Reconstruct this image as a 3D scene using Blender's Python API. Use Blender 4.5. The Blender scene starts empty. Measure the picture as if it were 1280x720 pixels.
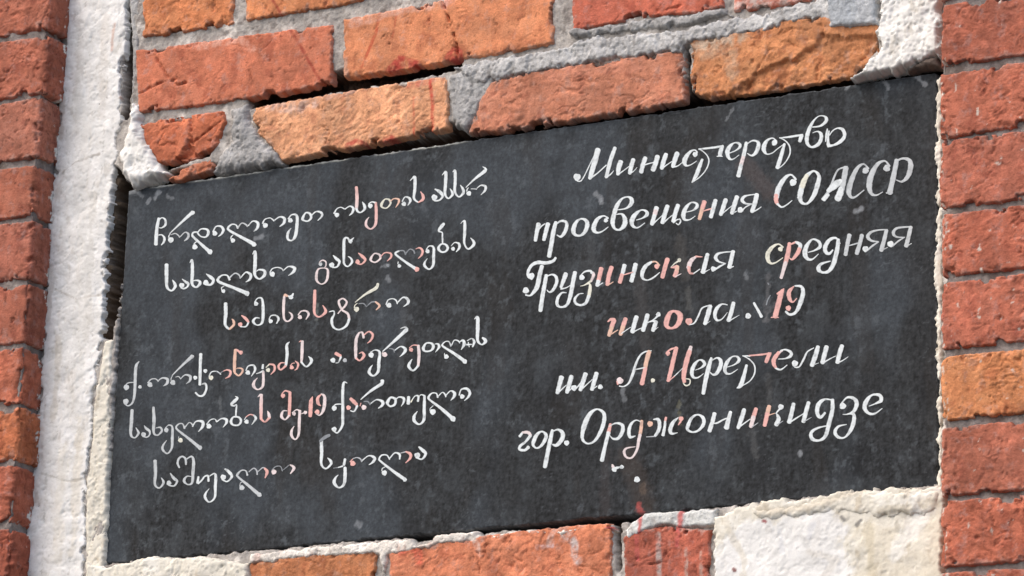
import bpy, math, random
import numpy as np
from mathutils import Matrix

SC = bpy.context.scene
COL = SC.collection
random.seed(7)

# ------------------------------------------------------------------ camera
# metres; X along the wall, Y into the wall, Z up.  The face of the plaque is the plane Y = 0.
F_PX = 4795.74
RX = np.array([0.88142832, -0.11062293, -0.45918046])
RY = np.array([0.47135691, 0.26800430, 0.84023590])
RZ = np.array([0.03011298, -0.95704559, 0.28836946])
ROT = np.stack([RX, RY, RZ], 1)            # wall axes seen from the camera (x right, y down, z ahead)
DIST = 4.25
EYE = -ROT.T @ np.array([0.0, 0.0, DIST])
cam_d = bpy.data.cameras.new('camera')
cam = bpy.data.objects.new('camera', cam_d)
COL.objects.link(cam)
r, d, f = ROT[0], ROT[1], ROT[2]
cam.matrix_world = Matrix(((r[0], -d[0], -f[0], EYE[0]), (r[1], -d[1], -f[1], EYE[1]),
                           (r[2], -d[2], -f[2], EYE[2]), (0, 0, 0, 1)))
cam_d.sensor_width = 36.0
cam_d.lens = F_PX / 1280.0 * 36.0
cam_d.clip_end = 200.0
SC.camera = cam

# ------------------------------------------------------------------ light: bright overcast day
SUN_EL, SUN_AZ = math.radians(50), math.radians(217)     # azimuth clockwise from +Y
world = bpy.data.worlds.new('World')
SC.world = world
world.use_nodes = True
wn = world.node_tree.nodes
wl = world.node_tree.links
bg = wn['Background']
sky = wn.new('ShaderNodeTexSky')
sky.sky_type = 'NISHITA'
sky.sun_disc = False
sky.sun_elevation = SUN_EL
sky.sun_rotation = SUN_AZ
sky.dust_density = 4.0
sky.air_density = 1.0
wl.new(sky.outputs[0], bg.inputs[0])
bg.inputs[1].default_value = 0.15
sun_d = bpy.data.lights.new('sun', 'SUN')
sun_d.energy = 0.95
sun_d.angle = math.radians(75)
sun_d.color = (1.0, 0.94, 0.86)
sun = bpy.data.objects.new('sun', sun_d)
COL.objects.link(sun)
sun.rotation_euler = (math.pi / 2 - SUN_EL, 0, math.pi - SUN_AZ)   # lamp -Z points away from the sun
SC.view_settings.view_transform = 'Standard'
SC.view_settings.look = 'None'
SC.view_settings.exposure = 0.70
SC.view_settings.gamma = 1.0

# ------------------------------------------------------------------ helpers
def P(px, py, y=0.0):
    """point of the plane Y = y that the photograph shows at pixel (px, py)"""
    v = ROT.T @ np.array([(px - 640) / F_PX, (py - 360) / F_PX, 1.0])
    return EYE + v * ((y - EYE[1]) / v[1])

def UV(pts, y=0.0):
    out = []
    for p in pts:
        q = P(p[0], p[1], y)
        out.append((q[0], q[2]))
    return np.array(out)

def lin(rgb):
    c = np.array(rgb, float) / 255.0
    return np.where(c <= 0.04045, c / 12.92, ((c + 0.055) / 1.055) ** 2.4)

_rng = np.random.RandomState(3)
_perm = _rng.permutation(256)
_perm = np.concatenate([_perm, _perm, _perm])
_ang = _rng.rand(256) * 2 * np.pi
_gx, _gy = np.cos(_ang), np.sin(_ang)

def perlin(x, y, seed=0):
    x = x + seed * 17.13
    y = y + seed * 9.71
    xi = np.floor(x).astype(int)
    yi = np.floor(y).astype(int)
    xf, yf = x - xi, y - yi
    u = xf * xf * xf * (xf * (xf * 6 - 15) + 10)
    v = yf * yf * yf * (yf * (yf * 6 - 15) + 10)
    def g(ix, iy, dx, dy):
        h = _perm[_perm[(ix + seed) & 255] + (iy & 255)]
        return _gx[h] * dx + _gy[h] * dy
    a = g(xi, yi, xf, yf)
    b = g(xi + 1, yi, xf - 1, yf)
    c = g(xi, yi + 1, xf, yf - 1)
    e = g(xi + 1, yi + 1, xf - 1, yf - 1)
    return ((a + u * (b - a)) * (1 - v) + (c + u * (e - c)) * v) * 1.5

def fbm(x, y, size, octs=4, seed=0, gain=0.5):
    s, amp, tot = 0.0, 1.0, 0.0
    for i in range(octs):
        s = s + amp * perlin(x / size, y / size, seed + i * 5)
        tot += amp
        amp *= gain
        size *= 0.5
    return s / tot * 1.6

def sstep(a, b, x):
    t = np.clip((x - a) / (b - a), 0, 1)
    return t * t * (3 - 2 * t)

def seg_dist(x, y, pts, closed):
    n = len(pts)
    best = np.full(x.shape, 1e9)
    for i in range(n if closed else n - 1):
        ax, ay = pts[i]
        bx, by = pts[(i + 1) % n]
        ex, ey = bx - ax, by - ay
        L = ex * ex + ey * ey + 1e-12
        t = np.clip(((x - ax) * ex + (y - ay) * ey) / L, 0, 1)
        best = np.minimum(best, (x - ax - t * ex) ** 2 + (y - ay - t * ey) ** 2)
    return np.sqrt(best)

def sdf(x, y, poly):
    """distance to the outline, positive inside"""
    dd = seg_dist(x, y, poly, True)
    ins = np.zeros(x.shape, bool)
    n = len(poly)
    for i in range(n):
        ax, ay = poly[i]
        bx, by = poly[(i + 1) % n]
        if ay == by:
            continue
        c = ((ay > y) != (by > y)) & (x < (bx - ax) * (y - ay) / (by - ay) + ax)
        ins ^= c
    return np.where(ins, dd, -dd)

def mixc(col, other, m):
    return col * (1 - m[:, None]) + np.asarray(other)[None, :] * m[:, None]

class Sheet:
    """collects vertices, quads and colours and links them as ONE mesh object"""
    def __init__(self):
        self.v, self.f, self.c, self.n = [], [], [], 0
    def add(self, v, f, c):
        self.v.append(v)
        self.f.append(np.asarray(f) + self.n)
        self.c.append(c)
        self.n += len(v)
    def build(self, name, mat, parent=None, smooth=True):
        v = np.concatenate(self.v).astype(np.float32)
        f = np.concatenate(self.f).astype(np.int32)
        c = np.concatenate(self.c)
        me = bpy.data.meshes.new(name)
        me.vertices.add(len(v))
        me.vertices.foreach_set('co', v.ravel())
        k = f.shape[1]
        me.loops.add(len(f) * k)
        me.loops.foreach_set('vertex_index', f.ravel())
        me.polygons.add(len(f))
        me.polygons.foreach_set('loop_start', np.arange(0, len(f) * k, k, dtype=np.int32))
        me.polygons.foreach_set('use_smooth', np.full(len(f), smooth))
        me.update(calc_edges=True)
        at = me.color_attributes.new('tint', 'FLOAT_COLOR', 'POINT')
        rgba = np.ones((len(v), 4), np.float32)
        rgba[:, :3] = np.clip(c, 0, 1)
        at.data.foreach_set('color', rgba.ravel())
        me.materials.append(mat)
        o = bpy.data.objects.new(name, me)
        COL.objects.link(o)
        if parent:
            o.parent = parent
        return o

def grid(x0, x1, y0, y1, step):
    nx = max(2, int(math.ceil((x1 - x0) / step)) + 1)
    ny = max(2, int(math.ceil((y1 - y0) / step)) + 1)
    gx, gy = np.meshgrid(np.linspace(x0, x1, nx), np.linspace(y0, y1, ny))
    i = np.arange(nx * ny).reshape(ny, nx)
    q = np.stack([i[:-1, :-1].ravel(), i[:-1, 1:].ravel(), i[1:, 1:].ravel(), i[1:, :-1].ravel()], 1)
    return gx.ravel(), gy.ravel(), q

def crop(arrs, q, keep):
    qk = q[keep[q].any(axis=1)]
    used = np.unique(qk)
    idx = np.full(len(keep), -1)
    idx[used] = np.arange(len(used))
    return [a[used] for a in arrs], idx[qk]

def relief(poly, thick, er, jag, height, colour, step=0.0013, seed=0, jag_size=0.012, skirt=0.012, brk=0.0):
    """a raised body with the outline poly; returns u, v, h (above its bed), quads, colours.
    height(x, y, d) adds to the face, colour(x, y, d, dh) gives its tint"""
    poly = np.asarray(poly)
    m = 0.004
    x, y, q = grid(poly[:, 0].min() - m, poly[:, 0].max() + m, poly[:, 1].min() - m, poly[:, 1].max() + m, step)
    dd = sdf(x, y, poly) + jag * fbm(x, y, jag_size, 4, seed + 40, 0.6) - brk * sstep(0.22, 0.5, fbm(x, y, 0.032, 4, seed + 44, 0.6))
    nx = int(np.argmax(y > y[0]))
    gy, gx = np.gradient(dd.reshape(-1, nx), y[nx] - y[0], x[1] - x[0])
    gl = np.hypot(gx, gy).ravel() + 1e-6
    lim = -(skirt / 9.0)
    push = np.clip(np.where(dd < lim, lim - dd, 0) / np.maximum(gl, 0.5), 0, 1.6 * step)   # the rim runs smoothly, not along grid cells
    x, y = x + gx.ravel() / gl * push, y + gy.ravel() / gl * push
    keep = dd > lim
    dd = np.maximum(dd, lim)
    (x, y, dd), q = crop([x, y, dd], q, keep)
    t = np.clip(dd / er, 0, 1)
    prof = np.sqrt(np.clip(1 - (1 - t) ** 2, 0, 1))
    dh = height(x, y, dd)
    h = thick * prof + dh * np.clip(dd / er + 0.25, 0, 1)
    h = np.where(dd < 0, np.maximum(dd * 9.0, -skirt), h)
    return x, y, h, q, colour(x, y, dd, dh)

def on_wall(x, y, h, face, thick):
    return np.stack([x, face + thick - h, y], 1)

# ------------------------------------------------------------------ materials
def tint_material(name, rough, spec, fine_scale, fine_amt, bump_scale, bump, tone_scale=40, tone=0.12, rough_var=0.1):
    m = bpy.data.materials.new(name)
    m.use_nodes = True
    nt = m.node_tree
    N, L = nt.nodes, nt.links
    b = N['Principled BSDF']
    at = N.new('ShaderNodeAttribute')
    at.attribute_name = 'tint'
    geo = N.new('ShaderNodeTexCoord')
    n1 = N.new('ShaderNodeTexNoise')
    n1.inputs['Scale'].default_value = fine_scale
    n1.inputs['Detail'].default_value = 6
    n1.inputs['Roughness'].default_value = 0.7
    n2 = N.new('ShaderNodeTexNoise')
    n2.inputs['Scale'].default_value = tone_scale
    n2.inputs['Detail'].default_value = 5
    mr1 = N.new('ShaderNodeMapRange')
    mr1.inputs[1].default_value, mr1.inputs[2].default_value = 0.25, 0.75
    mr1.inputs[3].default_value, mr1.inputs[4].default_value = 1 - fine_amt, 1 + fine_amt
    mr2 = N.new('ShaderNodeMapRange')
    mr2.inputs[1].default_value, mr2.inputs[2].default_value = 0.3, 0.7
    mr2.inputs[3].default_value, mr2.inputs[4].default_value = 1 - tone, 1 + tone
    mul = N.new('ShaderNodeMath')
    mul.operation = 'MULTIPLY'
    sc = N.new('ShaderNodeVectorMath')
    sc.operation = 'SCALE'
    for n in (n1, n2):
        L.new(geo.outputs['Object'], n.inputs['Vector'])
    L.new(n1.outputs['Fac'], mr1.inputs[0])
    L.new(n2.outputs['Fac'], mr2.inputs[0])
    L.new(mr1.outputs[0], mul.inputs[0])
    L.new(mr2.outputs[0], mul.inputs[1])
    L.new(at.outputs['Color'], sc.inputs[0])
    L.new(mul.outputs[0], sc.inputs['Scale'])
    L.new(sc.outputs[0], b.inputs['Base Color'])
    rr = N.new('ShaderNodeMapRange')
    rr.inputs[3].default_value, rr.inputs[4].default_value = rough - rough_var, rough + rough_var
    L.new(n2.outputs['Fac'], rr.inputs[0])
    L.new(rr.outputs[0], b.inputs['Roughness'])
    b.inputs['Specular IOR Level'].default_value = spec
    n3 = N.new('ShaderNodeTexNoise')
    n3.inputs['Scale'].default_value = bump_scale
    n3.inputs['Detail'].default_value = 7
    n3.inputs['Roughness'].default_value = 0.65
    L.new(geo.outputs['Object'], n3.inputs['Vector'])
    bp = N.new('ShaderNodeBump')
    bp.inputs['Strength'].default_value = bump
    bp.inputs['Distance'].default_value = 0.002
    L.new(n3.outputs['Fac'], bp.inputs['Height'])
    L.new(bp.outputs[0], b.inputs['Normal'])
    return m

MAT_BRICK = tint_material('fired_clay', 0.9, 0.22, 520, 0.26, 460, 0.55)
MAT_MORTAR = tint_material('grey_mortar', 0.92, 0.2, 420, 0.26, 330, 0.8)
MAT_PLASTER = tint_material('white_plaster', 0.88, 0.25, 420, 0.07, 500, 0.22, 30, 0.06)
MAT_SLATE = tint_material('dark_slate', 0.62, 0.10, 260, 0.42, 420, 0.10, 45, 0.14, 0.08)
MAT_PAINT = tint_material('letter_paint', 0.65, 0.3, 420, 0.12, 600, 0.1, 150, 0.08)

# the ground below the wall, out of frame: added to block light from under the horizon
def ground_sheet():
    me = bpy.data.meshes.new('ground')
    me.from_pydata([(-300, -300, -2.9), (300, -300, -2.9), (300, 300, -2.9), (-300, 300, -2.9)], [], [(0, 1, 2, 3)])
    m = bpy.data.materials.new('asphalt')
    m.use_nodes = True
    n = m.node_tree.nodes.new('ShaderNodeTexNoise')
    n.inputs['Scale'].default_value = 3.0
    r = m.node_tree.nodes.new('ShaderNodeMapRange')
    r.inputs[3].default_value, r.inputs[4].default_value = 0.04, 0.07
    m.node_tree.links.new(n.outputs['Fac'], r.inputs[0])
    m.node_tree.links.new(r.outputs[0], m.node_tree.nodes['Principled BSDF'].inputs['Base Color'])
    m.node_tree.nodes['Principled BSDF'].inputs['Roughness'].default_value = 0.9
    me.materials.append(m)
    o = bpy.data.objects.new('ground', me)
    COL.objects.link(o)
    o['kind'] = 'structure'
ground_sheet()

def thing(name, label, cat, loc=(0, 0, 0), group=None):
    o = bpy.data.objects.new(name, None)
    o.empty_display_size = 0.1
    COL.objects.link(o)
    o['label'] = label
    o['category'] = cat
    if group:
        o['group'] = group
    return o

# ------------------------------------------------------------------ brick faces
def ridged(x, y, sx, sy, octs, seed):
    s, amp, tot = 0.0, 1.0, 0.0
    for i in range(octs):
        s = s + amp * (1 - 1.6 * np.abs(perlin(x / sx, y / sy, seed + 3 * i)))
        tot += amp
        amp *= 0.55
        sx *= 0.5
        sy *= 0.5
    return s / tot - 0.45

def clay_height(style, seed, cracks=()):
    k = {'smooth': (0.6, 0.35, 0.35, 0.6), 'rough': (1.1, 0.9, 1.5, 1.0), 'creased': (0.9, 0.7, 2.3, 0.9),
         'broken': (2.2, 1.5, 1.5, 1.4)}[style]
    def height(x, y, dd):
        h = 0.0010 * k[0] * fbm(x, y, 0.055, 3, seed)
        h = h + 0.0007 * k[1] * fbm(x, y, 0.014, 5, seed + 3, 0.65)
        wx = x + 0.007 * fbm(x, y, 0.03, 3, seed + 21)
        wy = y + 0.006 * fbm(x, y, 0.025, 3, seed + 23)
        ca = 0.30 * math.sin(seed * 1.7)
        rx, ry = wx * math.cos(ca) + wy * math.sin(ca), -wx * math.sin(ca) + wy * math.cos(ca)
        msk = 0.25 + 0.75 * sstep(-0.2, 0.4, fbm(x, y, 0.05, 2, seed + 9))
        h = h + 0.0013 * k[2] * ridged(rx, ry, 0.026, 0.013, 4, seed + 7) * msk
        h = h + 0.00014 * (0.5 + k[1]) * fbm(x, y, 0.0035, 2, seed + 11)
        crease = 1 - sstep(0.0, 0.075, np.abs(perlin(rx / 0.034, ry / 0.017, seed + 15)))
        crease2 = 1 - sstep(0.0, 0.09, np.abs(perlin(rx / 0.016, ry / 0.010, seed + 16)))
        where = sstep(0.05, 0.35, fbm(x, y, 0.04, 3, seed + 17))
        h = h - 0.0015 * k[3] * crease * where - 0.0008 * k[2] * crease2 * sstep(0.0, 0.35, fbm(x, y, 0.03, 3, seed + 18))
        h = h - 0.0022 * sstep(0.35, 0.6, fbm(x, y, 0.013, 5, seed + 19, 0.7)) * sstep(0.1, 0.35, fbm(x, y, 0.045, 3, seed + 20))
        chip = sstep(0.15, 0.5, fbm(x, y, 0.020, 4, seed + 13, 0.6))
        h = h - 0.0035 * k[3] * chip * (1 - sstep(0.001, 0.008, dd))
        for pts, wid, dep in cracks:
            if wid == 0:
                ds = sdf(x, y, pts) + 0.004 * fbm(x, y, 0.012, 4, seed + 35, 0.6)
                m = sstep(0, 0.005, ds)
                h = h - m * (dep + 0.45 * dep * fbm(x, y, 0.016, 4, seed + 37, 0.65))
                continue
            wob = seg_dist(x + 0.0018 * perlin(x / 0.006, y / 0.006, seed + 31),
                           y + 0.0018 * perlin(x / 0.006, y / 0.006, seed + 33), pts, False)
            h = h - dep * np.exp(-(wob / wid) ** 2) * np.clip(0.75 + 1.1 * fbm(x, y, 0.010, 3, seed + 39, 0.6), 0.05, 1.5)
        return h
    return height

SMEARS = []      # paint and lime marks on the recessed brickwork: outline or line, reach, colour, cover
def smear(pts, reach, rgb, cover, y=-0.008, closed=False):
    SMEARS.append((UV(pts, y), reach, lin(rgb), cover, closed))

def clay_colour(rgb, seed, lime=0.35, marks=False, tone=1.0):
    c0 = lin(rgb)
    c0 = (0.82 * c0 + 0.18 * c0.mean()) * 0.93 * (np.array([1.10, 1.14, 1.02]) if marks else np.array([1.0, 1.06, 0.90]))
    def colour(x, y, dd, dh):
        n = len(x)
        soot = sstep(0.1, 0.6, fbm(x, y, 0.07, 4, seed + 67, 0.6))
        a = fbm(x, y, 0.05, 4, seed + 51, 0.6)
        b = fbm(x, y, 0.010, 4, seed + 53, 0.65)
        col = np.repeat(c0[None, :], n, 0) * (1 + 0.32 * tone * a + 0.26 * tone * b)[:, None]
        col = mixc(col, c0 * np.array([1.15, 1.28, 1.36]), 0.55 * tone * sstep(0.0, 0.5, fbm(x, y, 0.03, 4, seed + 55, 0.6)))
        col = mixc(col, c0 * np.array([0.62, 0.50, 0.52]), 0.60 * sstep(0.1, 0.55, fbm(x, y, 0.024, 5, seed + 57, 0.7)))
        col = mixc(col, c0 * 0.5 + 0.18, 0.38 * sstep(0.15, 0.6, fbm(x, y, 0.016, 5, seed + 60, 0.75)))
        col = mixc(col, c0 * 0.28, 0.65 * sstep(0.42, 0.70, fbm(x, y, 0.009, 4, seed + 59, 0.7)))
        col = mixc(col, c0 * 0.55 + 0.012, 0.35 * soot)
        edge = lime * sstep(0.0, 0.5, fbm(x, y, 0.012, 4, seed + 61, 0.6) + 0.35 - np.clip(dd, 0, 1) / 0.009)
        col = mixc(col, lin((182, 172, 164)), edge)
        if marks:
            for pts, reach, rgb2, cover, closed in SMEARS:
                if pts[:, 0].max() + 0.02 < x.min() or pts[:, 0].min() - 0.02 > x.max():
                    continue
                wob = 0.35 * reach * fbm(x, y, 0.012, 3, seed + 63)
                ds = -sdf(x, y, pts) if closed else seg_dist(x, y, pts, False)
                m = cover * (1 - sstep(reach * 0.5, reach * 1.15, ds + wob))
                m = m * np.clip(0.75 + 1.3 * fbm(x, y, 0.012, 4, seed + 65, 0.7), 0.0, 1.15)
                col = mixc(col, rgb2, np.clip(m, 0, 1))
        return col
    return colour

# ------------------------------------------------------------------ the two pilasters
PIL_Y = -0.045
def wrap(s, h, z, xc, sgn):
    """lays the unrolled band (s < 0 front, s > 0 return side) round the pilaster's arris"""
    a = 0.006
    th = np.clip((s + a) / (2 * a), 0, 1) * math.pi / 2
    nx, ny = np.sin(th), -np.cos(th)
    px = np.where(s <= -a, s, np.where(s >= a, 0.0, -a + a * nx))
    py = np.where(s <= -a, 0.0, np.where(s >= a, s, a + a * ny))
    xj = 0.0016 * fbm(z, z * 0, 0.03, 3, 77)
    return np.stack([xc + sgn * (px + nx * h + xj), PIL_Y + py + ny * h, z], 1)

def pilaster(corner, joints, cols, sgn, s0, s1, seed, label, corner_shift, styles):
    t = thing('brick_pilaster', label, 'pilaster')
    top, bot = P(*corner[0], PIL_Y), P(*corner[1], PIL_Y)
    xc = (top[0] + bot[0]) / 2
    zs = [P(x, y, PIL_Y)[2] for x, y in joints]
    pitch = (zs[0] - zs[-1]) / (len(zs) - 1)
    zs = [zs[0] + pitch] + zs + [zs[-1] - pitch]
    br = Sheet()
    for i in range(len(zs) - 1):
        hi, lo = zs[i] - 0.0023, zs[i + 1] + 0.0023
        sh = corner_shift[i % len(corner_shift)]
        rng = random.Random(seed + i)
        tilt = rng.uniform(-0.002, 0.002)
        poly = [(s0, lo + tilt), (s0 + 0.13, lo + tilt * 0.3), (-0.02, lo - tilt), (s1, lo - tilt + rng.uniform(-.001, .001)),
                (s1, hi - tilt), (-0.02, hi - tilt), (s0 + 0.13, hi + rng.uniform(-.0015, .001)), (s0, hi + tilt)]
        bump = clay_height(styles[i % len(styles)], seed + i * 7)
        def height(x, y, dd, bump=bump, sd=seed + i * 7):
            nick = sstep(0.10, 0.5, fbm(x * 0.6, y, 0.02, 3, sd + 70))
            return bump(x, y, dd) - 0.0045 * nick * (1 - sstep(0.002, 0.011, np.abs(x)))
        x, y, h, q, c = relief(poly, 0.014, 0.0022, 0.0013, height, clay_colour(cols[i % len(cols)], seed + i * 7, 0.22), seed=seed + i * 7, brk=0.006)
        if sgn > 0:
            m = sstep(0.0, 0.22, fbm(x, y, 0.013, 4, 991, 0.65) - 0.52 + (x - 0.030) * 34) * (x > 0.004)
            c = mixc(c, lin((226, 222, 214)), m)
        else:
            m = sstep(0.0, 0.2, fbm(x, y, 0.012, 4, 993, 0.65) - 0.62 + np.exp(-np.abs(x) / 0.006) * 0.55)
            c = mixc(c, lin((206, 198, 186)), 0.8 * m)
        br.add(wrap(x, h - 0.014, y, xc + sh, sgn), q[:, ::-1] if sgn < 0 else q, c)
    br.build('brickwork', MAT_BRICK, t)
    mo = Sheet()
    x, y, q = grid(s0 + 0.004, s1 - 0.001, zs[-1] + 0.006, zs[0] - 0.006, 0.0018)
    h = -0.0048 + 0.0022 * fbm(x, y, 0.012, 4, seed + 81, 0.65) + 0.0022 * fbm(x, y, 0.05, 2, seed + 82)
    c = lin((136, 127, 122))[None, :] * (1 + 0.22 * fbm(x, y, 0.02, 4, seed + 83, 0.6))[:, None]
    c = mixc(c, lin((92, 80, 72)), 0.6 * sstep(0.1, 0.6, fbm(x, y, 0.04, 3, seed + 84)))
    mo.add(wrap(x, h, y, xc, sgn), q[:, ::-1] if sgn < 0 else q, c)
    mo.build('mortar', MAT_MORTAR, t)
    t.location = (0, 0, 0)
    return t

pilaster([(53, 100), (13, 690)], [(50, 41), (49, 119), (45, 200), (40, 270), (34, 349), (29, 429), (22, 506), (17, 579), (13, 658)],
         [(176, 91, 70), (180, 93, 72), (174, 97, 80), (178, 93, 72), (176, 93, 76), (172, 89, 70), (186, 93, 68), (196, 101, 60),
          (182, 89, 66), (170, 79, 58), (162, 77, 62)],
         1, -0.27, 0.050, 100, 'red brick pilaster showing a darker return side beside the white plaster strip',
         [0.003, 0.004, 0.0, -0.002, 0.001, 0.0, -0.001, 0.001, -0.002, 0.0, 0.001], ['rough', 'creased', 'rough', 'smooth', 'rough', 'smooth', 'rough', 'broken', 'rough', 'broken', 'broken'])
pilaster([(1174, 100), (1175, 690)], [(1176, 3), (1176, 87), (1176, 174), (1177, 266), (1177, 351), (1177, 442), (1177, 530), (1177, 624), (1177, 714)],
         [(178, 92, 72), (176, 88, 68), (186, 94, 72), (190, 98, 78), (186, 92, 70), (194, 98, 76), (212, 124, 74), (178, 92, 72), (188, 92, 68), (180, 90, 70)],
         -1, -0.27, 0.050, 300, 'red brick pilaster with one orange brick, beside the end of the Cyrillic text',
         [0.0, 0.001, -0.001, 0.0, 0.001, 0.0, 0.0015, 0.0, -0.001, 0.0], ['creased', 'rough', 'creased', 'rough', 'creased', 'rough', 'creased', 'rough', 'creased', 'rough'])

# ------------------------------------------------------------------ the recessed wall between them
BF = -0.008
RED = (172, 62, 56)
smear([(338, -5), (365, 40), (402, 104)], 0.0022, (150, 66, 52), 0.75)
smear([(476, 6), (470, 40), (452, 84)], 0.0022, (178, 80, 56), 0.7)
smear([(495, 20), (489, 55)], 0.0016, (178, 84, 60), 0.5)
smear([(484, 88), (500, 72), (523, 80), (520, 86)], 0.004, RED, 0.75, closed=True)
smear([(556, 74), (568, 60), (576, 66), (574, 76)], 0.004, RED, 0.75, closed=True)
smear([(440, 30), (500, 12), (555, 6)], 0.006, (214, 168, 150), 0.55)
smear([(556, 4), (572, -6), (590, -10)], 0.006, (206, 150, 136), 0.6)
smear([(537, 96), (541, 130), (540, 168)], 0.0026, (186, 76, 60), 0.8)
smear([(517, 122), (517, 168)], 0.0016, (196, 96, 72), 0.7)
smear([(512, 108), (540, 100), (552, 96)], 0.005, (190, 92, 80), 0.5)
smear([(434, 182), (446, 176), (456, 182)], 0.004, RED, 0.7)
smear([(476, 176), (488, 172), (494, 176)], 0.004, RED, 0.7)
smear([(250, 58), (300, 48), (315, 62)], 0.006, (220, 166, 146), 0.6)
smear([(400, 116), (412, 120), (440, 112)], 0.006, (208, 168, 156), 0.5)
smear([(335, 132), (370, 136), (392, 128)], 0.008, (196, 176, 168), 0.5)
smear([(880, 66), (910, 62), (915, 90)], 0.010, (188, 160, 134), 0.5)
smear([(866, 62), (870, 56), (930, 46)], 0.007, (196, 180, 160), 0.6)
smear([(690, 92), (760, 82), (800, 80)], 0.010, (206, 140, 116), 0.45)
smear([(1000, -5), (940, 4), (905, 12)], 0.006, (210, 200, 192), 0.6)
# below the plaque
smear([(797, 640), (796, 700)], 0.0030, (190, 96, 92), 0.8)
smear([(848, 640), (846, 682)], 0.0030, (190, 96, 92), 0.8)
smear([(823, 668), (824, 730)], 0.0036, (176, 164, 158), 0.8)
smear([(857, 686), (858, 730)], 0.0024, (190, 168, 156), 0.7)
smear([(876, 690), (877, 730)], 0.0020, (190, 160, 146), 0.6)
smear([(706, 668), (716, 676), (722, 700)], 0.0060, (196, 186, 182), 0.75)
smear([(672, 684), (690, 682)], 0.0030, (200, 180, 180), 0.6)
smear([(592, 672), (600, 692)], 0.0040, (206, 190, 180), 0.6)
smear([(500, 690), (520, 684), (525, 700)], 0.0060, (200, 96, 76), 0.7)
smear([(684, 680), (692, 664)], 0.0040, (214, 190, 180), 0.5)

CR = lambda pts, w=0.0012, dep=0.004: (UV(pts, BF), w, dep)
BRICKS = [   # outline in the picture, colour, style, cracks, lime
    ([(175, 152), (278, 137), (282, 150), (272, 180), (266, 186), (235, 201), (198, 205), (182, 182), (174, 160)], (196, 98, 60), 'broken',
     [CR([(238, 140), (238, 175), (246, 200)], .0014, .005), CR([(240, 178), (275, 152)], .001, .004), CR([(216, 203), (226, 192), (234, 172), (246, 190), (252, 200)], 0, .008)], .2),
    ([(206, 224), (228, 210), (262, 196), (268, 206), (262, 215), (216, 228)], (186, 100, 66), 'broken', [], .2),
    ([(310, 137), (330, 130), (400, 118), (480, 105), (556, 94), (561, 130), (560, 161), (480, 178), (400, 192), (352, 202), (338, 183), (316, 162)],
     (220, 146, 104), 'creased', [], .2),
    ([(612, 101), (640, 93), (700, 83), (780, 71), (853, 61), (857, 127), (790, 139), (700, 153), (640, 163), (584, 167), (590, 150), (598, 125)],
     (190, 112, 84), 'rough', [], .35),
    ([(861, 50), (900, 42), (940, 37), (985, 24), (1030, 20), (1098, 22), (1101, 60), (1086, 76), (1062, 95), (1000, 106), (930, 117), (862, 126)],
     (200, 122, 72), 'broken', [CR([(930, 112), (962, 62)], .0012, .002), CR([(905, 122), (930, 100), (945, 88), (975, 74), (1000, 66), (1030, 40), (1060, 44), (1100, 40), (1100, 80), (1060, 102), (930, 122)], 0, .005)], .3),
    ([(168, 62), (240, 52), (330, 40), (415, 29), (414, 104), (340, 119), (235, 134), (172, 141)], (198, 104, 72), 'smooth',
     [CR([(194, 72), (208, 95), (222, 108), (232, 102)], .0016, .004), CR([(170, 118), (200, 104), (222, 98)], .0010, .003), CR([(312, 88), (316, 108)], .001, .002)], .25),
    ([(428, 23), (500, 9), (560, -3), (693, -30), (691, 54), (640, 66), (575, 74), (500, 89), (428, 97)], (214, 124, 78), 'smooth',
     [CR([(551, -6), (556, 14), (566, 38), (571, 60), (570, 76)], .0013, .008)], .3),
    ([(714, -30), (905, -62), (905, 8), (870, 17), (800, 22), (760, 31), (714, 39)], (198, 92, 66), 'smooth', [CR([(812, -4), (822, 14), (850, 8)], .001, .003)], .35),
    ([(916, -62), (1095, -92), (1095, -10), (1000, 3), (960, 11), (916, 15)], (196, 96, 72), 'smooth', [], .4),
    ([(177, -32), (292, -50), (291, 30), (240, 38), (215, 43), (177, 46)], (206, 116, 64), 'rough', [], .2),
    ([(306, -54), (420, -74), (540, -95), (540, -15), (470, -4), (420, 8), (306, 26)], (210, 122, 70), 'smooth', [CR([(318, -20), (332, 10), (342, 22)], .001, .003)], .25),
    ([(555, -98), (700, -124), (700, -42), (555, -14)], (200, 104, 72), 'rough', [], .3),
    ([(714, -126), (930, -164), (930, -76), (714, -40)], (196, 96, 70), 'rough', [], .3),
    ([(310, 703), (340, 697), (400, 692), (470, 687), (468, 800), (308, 812)], (192, 112, 66), 'rough', [], .25),
    ([(485, 691), (560, 674), (640, 664), (700, 657), (764, 652), (765, 770), (483, 792)], (210, 116, 78), 'rough',
     [CR([(596, 690), (600, 720), (595, 740)], .001, .004), CR([(610, 698), (625, 706), (648, 700), (640, 712)], 0, .003)], .35),
    ([(778, 669), (800, 661), (830, 656), (888, 661), (888, 758), (779, 770)], (178, 84, 62), 'rough', [CR([(790, 708), (820, 704), (840, 701)], .0008, .003)], .4),
    ([(905, 660), (1165, 640), (1165, 745), (905, 760)], (190, 100, 76), 'rough', [], .3),
]
wall = thing('brick_wall', 'recessed orange and red brick wall with broken bricks and grey mortar around the dark plaque', 'wall')
bw = Sheet()
for i, (poly, rgb, style, cracks, lime) in enumerate(BRICKS):
    if poly is None:
        continue
    x, y, h, q, c = relief(UV(poly, BF), 0.011, 0.0024, 0.0017, clay_height(style, 500 + 9 * i, cracks), clay_colour(rgb, 500 + 9 * i, lime, True), seed=500 + 9 * i, skirt=0.0015, brk=0.006)
    bw.add(on_wall(x, y, h, BF, 0.011), q, c)
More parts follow.
